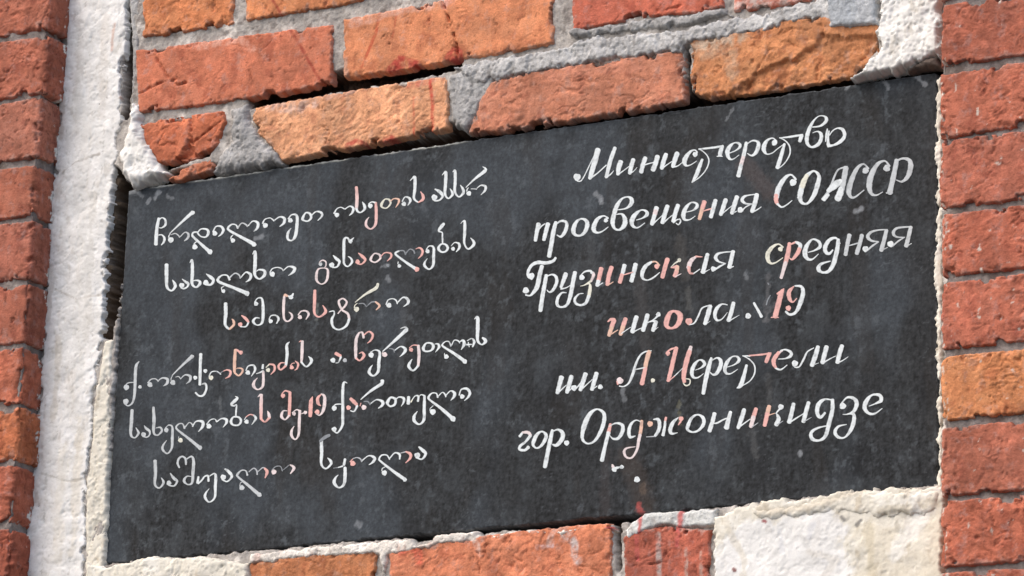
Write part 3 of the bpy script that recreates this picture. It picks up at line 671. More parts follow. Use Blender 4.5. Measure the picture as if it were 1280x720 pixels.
# brush strokes traced letter by letter: x,y,width in each window's own units; first word = tint(s)
INK = {k: lin(v) for k, v in dict(w=(213, 219, 220), s=(186, 191, 193), p=(220, 168, 160), q=(216, 178, 158), c=(214, 213, 198),
                                  g=(128, 133, 138), v=(218, 204, 203), a=(172, 176, 180)).items()}
LINES = [
('top Georgian line', '''
@185 245 8
w 110,225,30 90,330,36 80,485,40
w 100,252,22 140,218,14 175,240,24 175,290,26 140,318,16 115,318,12
w 105,392,12 140,390,16 165,420,26 160,460,24 135,490,14
w 220,375,12 330,270,24 440,170,36
w 448,168,42
w 230,440,56
w 208,415,14 213,395,14 225,375,10
s 230,388,10 275,376,14 305,395,16 318,415,14
s 325,408,12 370,365,14 405,380,24 400,420,26 365,450,12
w 500,362,18 460,364,20 445,385,22 455,410,26 530,480,28 620,560,40
w 622,560,50
w 470,510,52
w 460,485,14 475,465,14 500,452,10
w 495,372,18 530,332,16 590,335,24 605,370,30 580,410,20 530,405,16 500,375,20
w 670,375,48
w 652,360,20 680,308,16 730,305,24 755,340,30 735,382,22 705,405,10
w 900,322,24 880,290,16 840,285,18 805,315,24 815,345,26 930,410,30 1060,480,42
w 1062,485,46
w 850,445,44
w 828,430,14 835,408,14 852,390,10
s 900,318,20 940,272,14 985,290,20 995,308,14
w 1005,298,16 1050,253,16 1100,270,30 1095,320,28 1060,355,12
@310 225 8
w 175,455,50
w 148,435,20 170,395,14 220,380,12 250,398,16 262,412,14
w 268,402,14 320,370,18 365,385,30 360,430,28 320,465,12
w 425,405,46
w 403,390,18 440,348,16 490,360,28 490,460,34 475,560,34 440,605,18 400,590,26 402,530,28 432,482,8
w 548,385,30 578,330,18 620,338,26 632,380,26 600,412,18 560,405,22 z
w 630,362,16 680,318,16 730,325,26 742,360,24 700,405,10
#
w 890,350,46
w 862,335,22 890,290,14 930,274,12 965,290,16
w 972,292,14 1020,263,16 1055,285,28 1042,330,24 1015,355,10
pv 1085,72,30 1092,180,36 1086,290,34
w 1086,285,28 1098,315,24 1130,325,16 1168,290,28 1165,255,30 1145,220,10
@455 200 8
w 65,460,46
w 48,440,14 80,420,14 120,430,26
pv 120,428,28 124,540,32 116,645,28 70,690,18 25,660,28 25,610,24 52,572,8
c 178,440,30 212,393,16 255,400,24 265,440,22 225,482,16 180,470,22 z
q 258,420,16 300,388,14 348,395,24 346,430,22 318,475,8
w 400,440,44
w 384,415,16 410,372,14 450,380,26 465,410,28 440,455,8
w 462,208,8 488,182,18 510,178,34 510,290,32 502,385,26 545,425,16
p 545,425,16 590,395,30 592,360,30 568,318,12
#
w 705,375,58
w 690,390,20 715,408,20 760,400,20 787,360,28 760,320,36 712,292,16
w 783,152,8 805,128,18 820,130,34 817,240,34 812,340,28 845,385,18 885,350,28 882,320,26 862,288,10
w 890,120,10 912,112,30 914,220,32 910,315,28 950,370,18 995,330,30 990,290,28 965,252,10
w 1020,275,10 1110,190,24 1205,115,36 1215,88,26 1188,68,8
w 1050,335,48
w 1028,315,14 1035,290,14 1048,278,8
s 1070,290,10 1110,290,14 1130,295,10
w 1130,285,12 1170,255,16 1215,265,28 1212,305,26 1170,350,8
'''),
('second Georgian line', '''
@195 295 7.11
w 95,255,36 95,360,34 100,455,26 140,487,18 172,450,28 165,420,26 148,392,10
w 230,440,46
w 225,460,18 250,468,18 280,452,18 287,425,26 265,408,24 235,384,10
w 303,238,8 322,218,24 325,330,32 322,425,26 358,456,18 392,425,28 385,400,22 350,395,14 332,402,8
w 445,415,48
w 440,432,18 490,432,22 512,395,28 485,365,30 448,338,10
w 655,390,24 635,352,16 590,350,16 555,380,24 565,410,26 690,460,28 810,510,40
w 810,512,44
w 600,490,34
w 585,480,12 585,460,12 605,448,8
s 650,378,18 700,333,14 740,348,16 750,378,14
w 758,368,14 800,323,16 842,345,28 835,385,24 800,410,8
w 860,162,8 882,142,28 882,250,34 880,345,26 920,382,18 965,350,28 965,310,26 920,300,16 893,315,8
w 1035,340,46
w 1015,325,16 1035,292,12 1080,280,12 1120,292,14 1132,312,12
w 1138,304,12 1180,272,14 1232,285,30 1222,320,26 1178,352,8
#
@380 285 9.6
s 200,435,44
v 185,415,14 222,388,18 262,405,22 266,450,20 240,485,10
v 150,580,36 170,500,26 230,482,14 285,500,28 285,590,34 260,650,26 210,674,18 160,640,30 z
w 335,445,62
w 345,475,20 400,465,24 427,405,34 390,370,38 352,330,16
w 480,425,30 480,260,38 485,140,34 520,118,24 545,150,30
w 560,160,50
w 575,140,24 600,118,12
w 480,420,30 500,452,24 535,460,20 578,410,32 565,365,24 530,342,10
p 645,405,52
p 640,425,22 690,435,22 737,385,32 700,340,38 655,302,14
v 803,370,34 848,308,20 910,325,30 915,370,28 860,412,22 812,398,24 z
p 915,355,18 970,300,16 1040,305,26 1047,350,28 1000,398,12
g 1010,450,40
@480 270 9.6
g 262,465,24 240,420,20 190,418,20
w 190,418,20 145,440,28 150,470,28 270,560,32 385,635,42
p 395,640,60
w 185,600,44
w 168,575,14 172,550,12
g 265,450,18 310,400,16 355,415,22 370,450,22
p 385,395,14 430,383,24 465,420,32 452,470,28 412,512,10
w 525,425,48
w 508,405,16 545,362,18 597,380,30 597,490,38 592,590,34 545,640,22 490,600,34 490,560,28 522,512,8
w 655,390,36 690,338,22 742,345,28 767,385,34 740,427,26 690,432,26 z
w 705,320,22 703,250,24 700,200,20 658,180,26 690,130,44 722,92,34
w 830,395,46
w 808,360,12 850,320,14 902,335,32 905,385,32 868,432,12
w 923,92,8 948,65,16 970,72,34 970,200,38 965,325,28 1010,397,24 1075,350,36 1078,310,34 1042,265,12
'''),
('third Georgian line', '''
@270 360 9.846
w 120,190,46 122,310,48 115,450,36 165,508,28
q 165,508,28 220,455,32 218,410,34 198,382,12
p 300,450,54
w 300,475,20 370,475,22 402,420,28
p 402,420,30 365,375,38 318,340,20
w 495,195,52
w 478,175,16 515,128,18 568,135,28 582,260,40 572,420,34 510,458,18 460,415,36 490,370,24 540,372,10
w 675,410,50
w 655,390,18 680,343,18 740,340,24 772,380,32 748,438,18
q 880,100,32 850,85,30 842,130,32
v 842,110,34 834,230,38 840,375,30 885,412,22 937,370,30 932,325,28 900,298,10
w 925,115,52
w 940,95,34 952,68,22
w 885,95,22 910,112,30
v 1035,360,50
v 1013,335,18 1050,288,20 1112,285,26 1142,325,32 1108,388,12
@380 345 9.114
p 125,165,36 122,300,40 122,425,30 175,467,22 242,420,34 245,385,32 216,336,12
v 388,430,16 430,380,22 468,345,28 487,295,26 445,258,20 400,285,28 408,335,30 440,390,26 500,430,30 517,490,32
w 517,490,32 482,570,30 400,612,22 335,580,28 318,500,34 345,440,22 340,400,18 288,410,12
c 585,300,12 700,210,28 820,140,40 845,88,30
c 600,380,58
c 575,365,16 582,335,14 610,312,10
g 625,318,14 680,315,18 715,352,14
g 715,348,14 770,300,18 820,295,20
q 815,295,22 862,340,30 822,388,12
w 970,335,56
w 938,325,20 960,275,16 1010,260,14 1050,278,20 1065,318,18
w 1072,300,18 1130,245,20 1182,265,36 1187,310,32 1135,350,8
'''),
('fourth Georgian line', '''
@145 430 9.114
s 265,200,16 235,240,32 225,300,38 220,420,36 214,560,34 192,665,26 140,705,18 95,675,20
s 115,655,62
s 120,495,62
s 108,478,14 140,445,18 205,438,14
s 275,490,40
#
s 390,465,56
s 366,445,20 400,405,16 450,398,14 485,425,20
s 480,422,16 530,388,20 587,402,34 582,450,32 540,480,8
s 640,360,14 750,250,26 860,150,40
s 868,145,46
s 650,440,58
s 628,418,12 630,392,14 642,368,10
s 680,378,12 715,372,14 740,400,14
s 740,395,14 790,353,18 847,370,34 842,420,28 800,455,8
w 905,385,46
w 968,115,40 962,260,36 958,465,34
w 1020,308,44
w 985,458,16 1020,455,28 1032,510,28 1000,582,28 950,592,24 908,555,26
c 1085,385,52
w 1062,370,18 1090,320,16 1150,313,14 1195,345,18
@270 410 9.114
g 0,492,14 40,515,14 90,488,12
p 85,492,12 130,478,20 168,500,30 152,550,26 108,575,10
p 285,280,46
p 270,280,22 250,258,28 225,250,30
q 222,250,34 214,380,40 212,500,34
q 214,510,28 260,543,22 303,500,28 297,465,24 250,458,12 232,468,6
w 365,510,52
w 343,485,16 370,435,18 430,428,26 447,480,30 405,550,10
w 538,418,26 532,462,30
w 462,522,10 510,505,22 540,488,22
v 540,495,30 542,600,34 530,672,30 475,702,20 430,660,38 440,610,28 474,570,8
c 595,480,46
c 572,450,16 610,413,20
p 610,413,20 662,425,28 668,480,28 625,530,10
w 838,160,12 808,200,34 812,300,36 797,430,32
p 797,430,30 740,477,22 713,440,30 740,400,20 790,398,12
p 865,450,46
p 846,432,10 872,405,14 900,400,12
p 905,378,14 937,410,28 927,460,22 898,482,8
p 948,160,10 970,148,20
v 985,152,34 982,280,38 975,395,28
w 975,390,28 1030,442,22 1083,395,32 1087,360,38 1056,325,10
@400 400 9.114
#
w 150,460,56
p 180,380,42 235,412,38
w 240,420,28 212,482,18 180,490,10
a 285,460,46
#
v 445,150,26 415,220,38 408,340,40 410,440,30
p 412,435,28 455,462,22 503,410,36 482,370,24 448,382,10
v 440,150,20 482,143,26 500,205,30
p 505,170,20 560,133,22 603,170,30 582,230,26 542,265,10
w 585,400,60
w 575,370,12 630,343,16 682,370,30 672,480,40 665,585,34 610,637,24 562,600,36 575,550,28 602,512,8
w 718,358,16 850,240,34 990,110,46
w 992,108,40 972,83,22 920,98,8
v 740,395,56
v 712,390,14 715,365,12
g 790,325,14 835,335,18 850,368,18
w 855,345,16 920,303,18 972,330,38 962,370,32 910,420,8
p 1040,340,46
p 1020,318,12 1062,288,14 1115,290,20
v 1122,292,34 1130,400,38 1120,525,32
w 1118,525,30 1062,577,24 1013,530,36 1030,480,28 1052,446,8
@500 390 9.114
w 268,415,38 300,358,22 362,360,28 382,400,36 350,442,24 290,448,24 z
w 395,368,10 432,365,24 447,400,32 405,460,8
w 582,390,22 560,340,16 520,338,14 485,370,22 495,395,26 620,475,34 740,562,44
w 740,565,52
w 530,510,52
w 508,492,14 508,470,10
w 590,378,18 620,323,14 665,330,20 682,355,16
w 682,340,14 720,325,30 732,370,38 698,430,10
w 762,372,24 820,370,16
w 768,328,12 820,303,18 847,340,32 828,398,20
w 780,345,14 790,400,12
w 848,82,8 885,65,40 887,190,44 887,325,34 935,372,20 978,330,42 942,295,26
'''),
('fifth Georgian line', '''
@150 495 9.114
s 140,160,36 132,300,42 126,440,32 170,477,18 212,430,30 205,400,26 183,362,10
s 270,440,54
s 265,462,18 310,470,18 340,440,22 337,400,30 300,370,30 278,338,10
s 383,128,30 390,270,40 386,415,30 430,447,20 478,400,28 462,360,24 408,366,8
s 530,390,50
s 518,368,14 555,333,16 597,355,26 597,480,34 590,595,28 540,657,20 488,610,30 495,560,26 534,505,8
s 738,370,26 715,320,18 675,318,18 643,350,24 660,388,26 790,490,32 910,590,42
s 912,590,50
c 690,505,52
s 668,485,12 672,460,8
s 742,358,18 790,303,14 825,325,20 832,350,18
w 828,348,20 870,290,18 942,295,36 942,350,34 896,405,10
w 1015,345,56
w 988,325,18 1030,275,16 1080,263,14 1105,295,22
w 1108,292,18 1160,258,18 1212,270,36 1212,310,30 1175,358,8
@270 480 9.114
w 172,430,34 200,378,22 260,380,26 287,420,30 260,467,24 200,468,24 z
w 228,360,22 232,300,24 236,240,20 205,250,22 177,232,30 220,190,40 247,160,28 222,142,10
w 350,430,50
w 325,408,12 345,375,10
p 345,375,12 390,348,16 435,360,22
w 430,355,22 455,395,32 408,465,8
v 478,148,10 510,122,30
vp 520,122,36 515,260,42 515,395,34
p 512,395,32 560,432,22 612,380,36
v 612,380,36 602,340,34 588,308,10
#
p 765,135,50
p 752,115,16 790,78,20 845,95,28
p 845,95,34 842,220,40 835,365,34
v 835,360,32 790,407,20 748,370,36 768,310,22 815,308,10
v 890,340,42
v 870,330,16 920,293,16 955,310,28
v 957,305,34 950,440,36 943,575,30 905,632,20 863,590,34 865,530,30 892,480,8
v 975,340,10 1015,325,20
v 1020,325,40
p 1102,145,14 1085,200,46 1080,280,48 1075,368,44
p 1098,150,12 1068,195,20
p 1200,120,16 1162,160,36 1165,220,38 1196,250,12
v 1200,113,18 1238,145,36 1236,250,42 1215,320,32 1180,357,18 1142,340,16
p 1155,320,54
@370 455 9.114
#
w 585,218,10 548,213,28 535,300,36 535,450,36 535,600,36 530,700,32 476,784,20 430,762,20
w 437,745,56
w 437,505,56
w 428,482,14 460,460,18 525,458,14
p 600,498,52
p 622,395,36 660,430,46 695,465,36
w 700,475,30 665,540,20 620,532,14
w 740,405,14 850,310,30 985,222,40
w 985,222,38 985,190,46
v 775,495,56
p 732,480,14 742,445,12
g 775,430,14 820,430,18 848,465,18
w 855,450,16 920,408,18 987,430,36 985,470,34 940,505,14
@460 465 9.114
w 222,350,42 258,293,26 312,310,32 307,370,30 255,392,24 222,360,30 z
w 308,330,18 350,288,18 407,300,32 407,345,26 380,390,8
w 465,285,36 460,362,44
c 490,345,20 510,310,16
w 508,312,14 540,273,16 575,278,26 570,335,28
w 578,290,12 605,260,14 640,270,24 645,290,32 642,420,38 638,545,34 585,597,22 528,555,38 530,500,34 564,450,8
w 797,290,26 780,245,18 730,243,18 693,285,30 705,318,26 840,420,36 970,535,48
w 970,535,62
w 740,455,66
w 708,440,12 712,415,12 745,385,10
w 798,282,18 850,233,14 882,260,22 888,285,18
w 884,275,18 940,218,18 987,240,36 982,280,34 945,325,8
w 1075,280,52
w 1040,265,20 1065,200,20 1130,193,32 1162,240,34 1140,290,26 1098,328,8
'''),
('lowest Georgian line', '''
@180 555 9.114
s 128,190,40 132,330,40 126,460,30 175,502,20 222,450,30 220,420,28 198,385,10
s 285,445,54
s 282,470,20 345,478,22 378,425,30 340,390,36 302,335,16
s 405,270,22 385,220,28 400,165,26 440,143,22 475,172,28 480,235,26
s 488,172,18 545,143,24 567,200,36 560,320,38 550,440,30 500,462,18 458,420,34 490,370,20 540,372,10
w 622,375,26 612,445,34
w 618,450,26 655,420,22 685,378,24
w 690,372,20 730,362,24 737,425,28
w 748,368,14 800,338,20 820,370,34 815,480,36 808,610,28 745,662,20 698,610,34 707,560,26 744,510,8
w 905,380,62
w 893,405,22 950,428,20 1003,370,32 970,320,38 926,285,24
@280 545 9.114
s 268,448,26 250,398,18 200,393,18 155,440,30 165,470,26 280,565,34 400,668,44
s 405,670,52
s 205,590,58
s 182,570,14 190,535,12 212,524,10
a 285,410,12 340,368,18 375,398,22 380,440,22
a 392,405,12 440,363,16 465,368,20
p 465,370,26 493,410,38 470,478,18
v 570,410,58
g 548,390,14 590,350,16 645,348,14 668,400,18
g 680,385,12 740,335,14
v 755,330,18 800,365,36 758,430,16
#
@390 535 8
g 80,135,26 130,95,36 178,72,30
w 95,132,34 98,250,36 95,362,26 140,407,20 192,360,26 187,330,30 158,300,12
w 332,312,28 320,372,28
g 215,402,10 265,396,14
w 262,396,12 310,382,20
w 332,395,32 332,480,36 320,565,30 270,597,20 224,550,36 236,500,24 264,470,8
p 410,355,52
p 383,340,14 410,308,12
a 410,308,12 450,296,12 485,310,18 500,338,18
w 505,325,14 570,278,16 627,300,32 612,340,26 570,370,8
w 778,315,18 750,273,16 700,273,18 673,310,22 690,335,22 810,430,30 930,515,38
w 930,518,40
w 725,450,52
w 700,430,12 705,405,12 735,388,10
w 780,302,16 830,250,16 877,265,26 878,312,18
a 888,252,12 940,238,16
p 940,238,18 983,260,32 984,300,28 938,350,10
w 1055,275,58
w 1042,295,20 1100,312,20 1138,260,30 1110,225,36 1070,190,20
'''),
('top Cyrillic line', '''
@710 160 8
w 92,492,72
w 95,532,14 130,530,16 165,480,14 235,335,14 290,230,12
w 302,215,56 265,350,58 220,505,42
w 215,508,26 290,458,16 385,372,16
w 472,198,38 425,330,44 385,492,36
w 380,498,20 430,462,16 458,428,8
w 530,335,52 508,400,50 500,465,36
w 497,470,18 550,432,14 612,385,10
w 655,315,44 635,380,46 618,455,40
w 615,460,18 655,435,12 692,395,6
w 775,298,46 750,370,46 732,445,44
w 745,380,12 800,360,16 880,340,12
w 897,282,50 875,360,50 850,422,52
w 982,262,44 955,340,48 938,408,40
w 935,412,18 990,370,14 1052,328,10
w 1095,250,50 1070,320,50 1050,388,40
w 1045,395,18 1100,380,14 1145,345,8
@850 135 8
w 153,465,50
w 175,445,18 150,422,18 108,435,26 62,490,46 45,540,50 65,577,24 112,567,12 168,530,10
w 224,515,26 195,590,40 165,670,42 122,745,18
w 135,738,12 200,690,13 260,620,15 290,540,18 275,480,15 225,430,14 190,412,12
w 188,412,16 260,405,22 350,395,24 432,380,24
w 425,385,36 408,430,46 400,478,40
w 372,484,14 425,484,14
w 480,458,10 560,425,16 602,385,30 590,355,28 545,350,16 500,385,38 475,440,48 490,500,32 530,514,16 592,470,8
w 665,345,32 650,420,42 635,490,40
v 635,490,40 620,540,40 608,580,42
w 612,570,42 598,630,44 585,682,46
w 655,375,12 720,330,18 772,335,26 787,370,42 765,440,40 720,477,22 675,455,12
w 945,350,54
w 968,335,20 930,303,16 880,320,26 845,370,46 840,420,44 870,462,18 925,450,13 975,410,12 1035,365,10
w 1046,360,26 1015,470,40 975,600,44
w 980,610,12 1050,550,14 1100,460,18 1095,380,17 1050,325,15 995,298,12
w 995,300,12 1080,292,22 1160,280,24 1228,270,24
w 1218,275,42 1198,335,38
@930 130 8
w 680,232,12 760,222,22 812,185,32 826,150,36 800,122,18 745,125,13 690,180,26 650,260,40 630,340,44 637,400,34 680,432,24 742,405,38 772,350,38 770,300,36 735,275,16 688,290,8
w 835,250,16 825,310,26 818,378,12
w 852,270,18 842,350,24 845,412,38
w 840,420,34 900,412,24 967,375,38 1007,320,36 990,260,36 940,243,18 890,268,16 855,315,14
'''),
('second Cyrillic line', '''
@660 235 8
w 108,360,48 90,440,42 75,528,36
w 90,450,12 130,390,16 172,358,14
w 202,358,46 180,440,44 160,522,38
w 280,342,36 255,440,46 235,560,46 212,685,46
w 268,380,12 320,335,22 372,335,28 390,370,36 370,440,38 330,487,26 290,470,12
w 455,420,50 480,348,36 530,310,20 580,325,36 594,370,46 570,440,38 520,477,24 470,465,32 z
w 780,325,42
w 802,305,24 760,280,18 700,308,36 665,370,48 660,420,46 690,447,24 740,437,18 804,390,10
w 890,220,12 980,205,20 1032,160,42 1037,115,42 1000,90,20 940,110,24 890,180,44 860,270,46 848,350,46 870,407,26 920,417,26 965,370,50 970,310,46 940,263,24 885,265,10
w 1085,322,10 1150,300,18 1192,265,38 1180,232,28 1130,223,18 1070,270,44 1040,330,50 1050,380,32 1100,397,18 1170,350,10
@800 210 8
w 168,398,50 158,430,50
v 160,425,50 145,480,44
w 146,475,44 120,565,44
w 120,568,26 175,520,14 230,470,10
w 277,380,46 250,460,48 225,550,42
w 228,555,24 290,500,13 345,460,10
w 382,372,46 355,450,46 335,535,44
w 335,545,24 378,512,12
w 365,522,13 398,513,16 407,538,18 385,567,16 362,552,12
w 465,442,10 530,425,18 572,385,36 560,353,24 510,348,18 460,400,40 435,470,48 450,517,28 500,517,16 555,480,8
p 645,338,50 620,420,44
q 622,415,44 595,512,38
p 630,432,16 690,415,18 735,400,12
w 757,322,44 735,400,46 710,492,42
w 860,315,46 835,390,46 808,468,42
w 806,474,20 870,420,13 925,375,8
w 972,288,46 945,370,48 920,455,42
w 915,462,16 968,432,12
w 1005,420,58
w 1015,435,16 1060,390,16 1125,360,12
w 1125,360,14 1060,357,22 1023,325,36 1040,290,30 1090,273,16 1180,262,16
w 1170,265,48 1150,350,48 1120,440,42
w 1118,445,18 1170,420,16 1214,390,10
@950 190 6.4
#
w 265,245,54
w 288,222,22 250,183,16 200,210,32 150,290,44 130,370,42
p 133,345,40 130,390,36 145,422,22
w 140,415,22 175,442,16 220,420,13 258,388,8
w 320,350,46 338,270,46
c 338,280,46 350,240,46 378,185,34
w 375,190,36 430,153,18 472,190,30 462,260,40 430,350,36 380,412,20 335,405,26 318,360,44
s 500,380,24 560,300,24 595,200,18 630,140,16 700,118,14
s 688,125,46 672,220,44 655,300,46
w 545,315,34 600,265,62 650,230,36
w 620,380,56 642,330,56 650,290,44
w 510,382,38 545,340,34
s 845,150,50
s 868,135,20 830,98,16 780,130,30 735,220,42 712,310,44 725,357,26 760,362,18 834,305,10
s 1015,130,54
s 1038,115,20 1000,73,16 940,100,32 890,190,48 875,270,48 890,330,30 930,347,16 984,320,8
s 1095,65,38 1075,170,42 1038,330,46
s 1085,78,22 1140,53,18 1192,65,32 1207,110,44 1187,190,38 1140,237,20 1092,225,10
s 1012,328,14 1062,328,14
'''),
('third Cyrillic line', '''
@645 310 8
w 155,280,62
w 162,312,22 122,285,24 125,230,32 160,172,32 220,145,38 300,150,36 370,132,32 398,98,26
w 262,180,40 240,260,46 215,380,48 180,440,36 140,477,20 98,470,20
w 100,425,62
w 305,272,38 285,380,42 265,490,44 245,630,44
w 300,290,14 360,266,20 402,290,32 407,350,34 370,422,30 335,442,20 310,420,10
w 500,258,48 475,330,42 450,395,30
w 450,410,22 500,400,14 545,375,10
w 592,243,44 570,350,44 545,480,42 510,570,30 450,592,22 413,565,32 420,500,32 460,450,20 505,448,12
w 660,295,54
w 645,278,10 690,238,20 742,230,26 760,250,30
v 760,245,32 777,270,34 750,335,26
c 752,330,26 690,370,16 645,382,8
c 690,368,12 737,360,20 742,410,36 728,490,38
w 730,480,38 700,550,32 650,572,24 600,555,28 590,510,28 630,463,18 675,455,10
p 855,205,48 835,290,46 825,335,44
w 826,330,44 812,378,40
w 815,382,20 870,350,12
p 957,192,46 930,280,46 915,370,42
q 915,374,20 975,340,10
w 1087,172,44 1065,260,42
p 1062,265,42 1040,345,44
p 1070,272,14 1130,255,16 1175,240,12
w 1197,162,48 1180,240,46 1155,332,46
@790 290 8
p 250,345,50
q 275,335,24 240,298,18 195,303,24
w 200,300,24 140,340,40 105,405,44 108,462,28 155,482,16 215,457,20 278,405,10
p 357,270,50 330,360,46 305,455,44
c 475,282,38
c 478,285,26 430,315,16 392,352,10
p 390,358,12 450,348,42
q 455,345,44 447,400,46
p 447,395,46 430,442,46
v 430,450,18 494,418,8
p 705,250,12 640,246,22
v 645,246,22 590,290,46 565,360,46
p 568,350,42 580,407,28 620,417,18
w 615,418,16 680,372,12
w 757,222,42 735,310,46 710,405,48
w 708,412,18 778,375,8
w 815,370,52
w 820,385,20 880,345,22 940,315,12
w 935,317,14 870,297,22 838,260,38 860,220,28 930,203,16 1010,198,14
w 1013,193,42 995,270,44 975,355,46
w 970,362,18 1018,345,12
@950 270 6.4
#
c 165,265,38
c 187,252,16 150,226,14 100,250,28 65,300,38 65,350,34 90,380,20 130,372,14 184,335,8
p 237,218,30 225,300,40 205,375,36
v 207,370,36 170,497,26
p 230,235,14 290,208,20
w 285,208,20 322,230,32 318,265,32
p 318,260,34 300,300,34 260,347,20 235,335,8
w 385,292,8 440,275,16 482,245,28 470,205,24 420,188,16 375,240,34 360,300,42 380,342,28 420,347,16 468,305,8
w 642,222,14 610,178,18 560,190,28 525,240,36 525,285,32 555,302,24 584,272,14
w 627,188,28 620,260,36 590,380,38 550,442,28 500,452,20 468,425,36 490,385,24 565,362,10
s 717,152,36 700,230,34 685,312,34
s 700,242,10 760,225,14 810,210,10
s 817,152,34 800,220,34 775,302,36
w 845,265,48
s 855,280,14 900,240,18 950,207,12
s 945,207,14 890,197,20 863,165,30 890,130,22 950,113,14 1020,110,12
s 1012,115,32 995,190,34 970,277,38
s 968,278,16 1022,252,8
w 1045,225,50
s 1060,243,14 1110,200,16 1160,170,10
s 1155,173,12 1090,167,18 1068,135,28 1100,98,20 1210,86,14
s 1207,88,32 1190,165,34 1170,242,36
s 1168,246,14 1214,220,8
'''),
('fourth Cyrillic line', '''
@755 355 8
p 40,378,16 70,355,30 105,362,44
p 102,362,50 75,440,46
q 78,435,46 50,517,38
q 50,517,18 140,460,12
p 217,347,46 190,430,48
q 192,425,46 165,507,42
w 170,500,16 215,468,12 270,432,8
w 327,328,48 305,400,46 285,482,46
w 282,488,18 345,455,12 390,435,10
w 437,308,46 415,390,46 390,467,46
w 545,305,46
w 548,312,26 500,355,16 440,388,12
w 440,382,12 500,372,24 522,385,44
w 522,378,44 505,430,46 490,467,42
w 490,474,18 544,432,8
p 625,385,58 655,300,46 700,273,26 755,300,56 762,350,58 735,410,46 685,442,26 635,430,38 z
p 850,375,68
w 855,408,14 905,390,18 945,320,20 985,240,18 1075,212,14
w 1062,222,48 1040,310,50 1010,400,42
w 1008,408,18 1064,372,8
@880 340 8
w 235,330,12 180,323,20 130,365,38 110,430,38 130,482,26 180,472,15 235,405,8
w 297,308,40 275,400,44 245,490,42
w 245,495,18 354,432,6
#
w 443,440,56
w 500,310,26 540,380,28 578,450,32
g 625,330,18 640,280,18 665,235,14
g 640,110,12 650,130,14
#
p 800,168,16 775,210,50 745,320,56 712,450,54
p 795,172,16 735,220,26
p 672,455,14 748,455,14
p 900,145,16 852,200,44 858,270,40 890,302,18 928,265,14
w 910,140,18 975,148,30 992,210,44 965,310,48 920,402,32 860,426,26 818,395,26
p 845,362,54
'''),
('fifth Cyrillic line', '''
@685 425 8
w 137,372,52 115,450,46 95,532,42
w 95,535,20 185,452,12
w 237,362,46 215,440,48 190,527,40
w 190,530,16 240,482,12
w 262,480,58
w 275,495,16 330,430,18 382,345,12
w 377,338,46 350,420,48 325,502,42
w 325,505,20 445,395,10
w 487,332,46 465,410,46 440,497,40
w 440,500,18 494,460,10
w 525,470,48
#
v 720,408,68
p 690,415,16 700,445,20
w 715,462,16 760,465,16 810,430,22 850,340,32 880,240,26 920,160,22 970,120,18 1036,108,12
q 1013,115,50 985,220,46 972,290,44
p 975,280,44 965,330,44 940,442,48
w 855,300,16 965,278,16
c 1050,405,42
#
@820 415 8
p 120,215,46
p 108,205,18 150,173,22 205,158,18
p 205,158,44 175,280,46 150,390,46 122,490,36
p 122,495,18 190,440,14
w 185,442,12 225,405,12 268,362,10
v 350,148,34 335,200,46
p 338,190,48 310,280,52 280,420,50 285,500,38
c 300,468,13 340,478,16 337,522,16 300,537,18 275,512,14
w 395,382,8 450,360,18 487,325,34 470,290,28 430,283,18 385,330,38 360,400,42 375,452,28 420,457,18 476,418,8
w 555,262,28 530,350,46 500,470,46 474,617,40
w 545,295,12 610,260,20 647,285,38 647,340,44 610,412,36 570,427,22 540,400,10
w 715,352,8 790,325,18 832,285,34 815,250,24 765,248,16 715,300,38 690,370,40 705,412,28 750,417,16 820,372,8
w 907,332,28 885,420,38 850,530,46 810,562,12
w 865,538,12 940,490,15 985,420,18 987,340,18 940,278,15 870,238,12
w 866,240,12 940,240,20
p 930,238,18 1060,226,22 1152,212,20
p 1135,218,44 1102,302,40
@920 410 8
v 470,228,12 425,250,32
p 430,245,36 383,310,46 380,360,42 402,402,26
w 398,402,22 450,417,20 514,370,10
w 425,312,10 500,305,18 547,280,34 550,245,32 500,218,20 445,226,12
w 590,355,62
w 588,393,16 635,387,18 680,310,24 715,240,18 780,200,12
w 822,187,42 795,280,50 760,377,46
w 745,380,12 828,350,8
w 907,187,48 885,270,48 865,352,46
w 865,355,20 940,310,14 1000,280,8
w 1062,177,46 1035,260,48 1015,347,42
w 1015,350,18 1070,325,14 1124,288,8
'''),
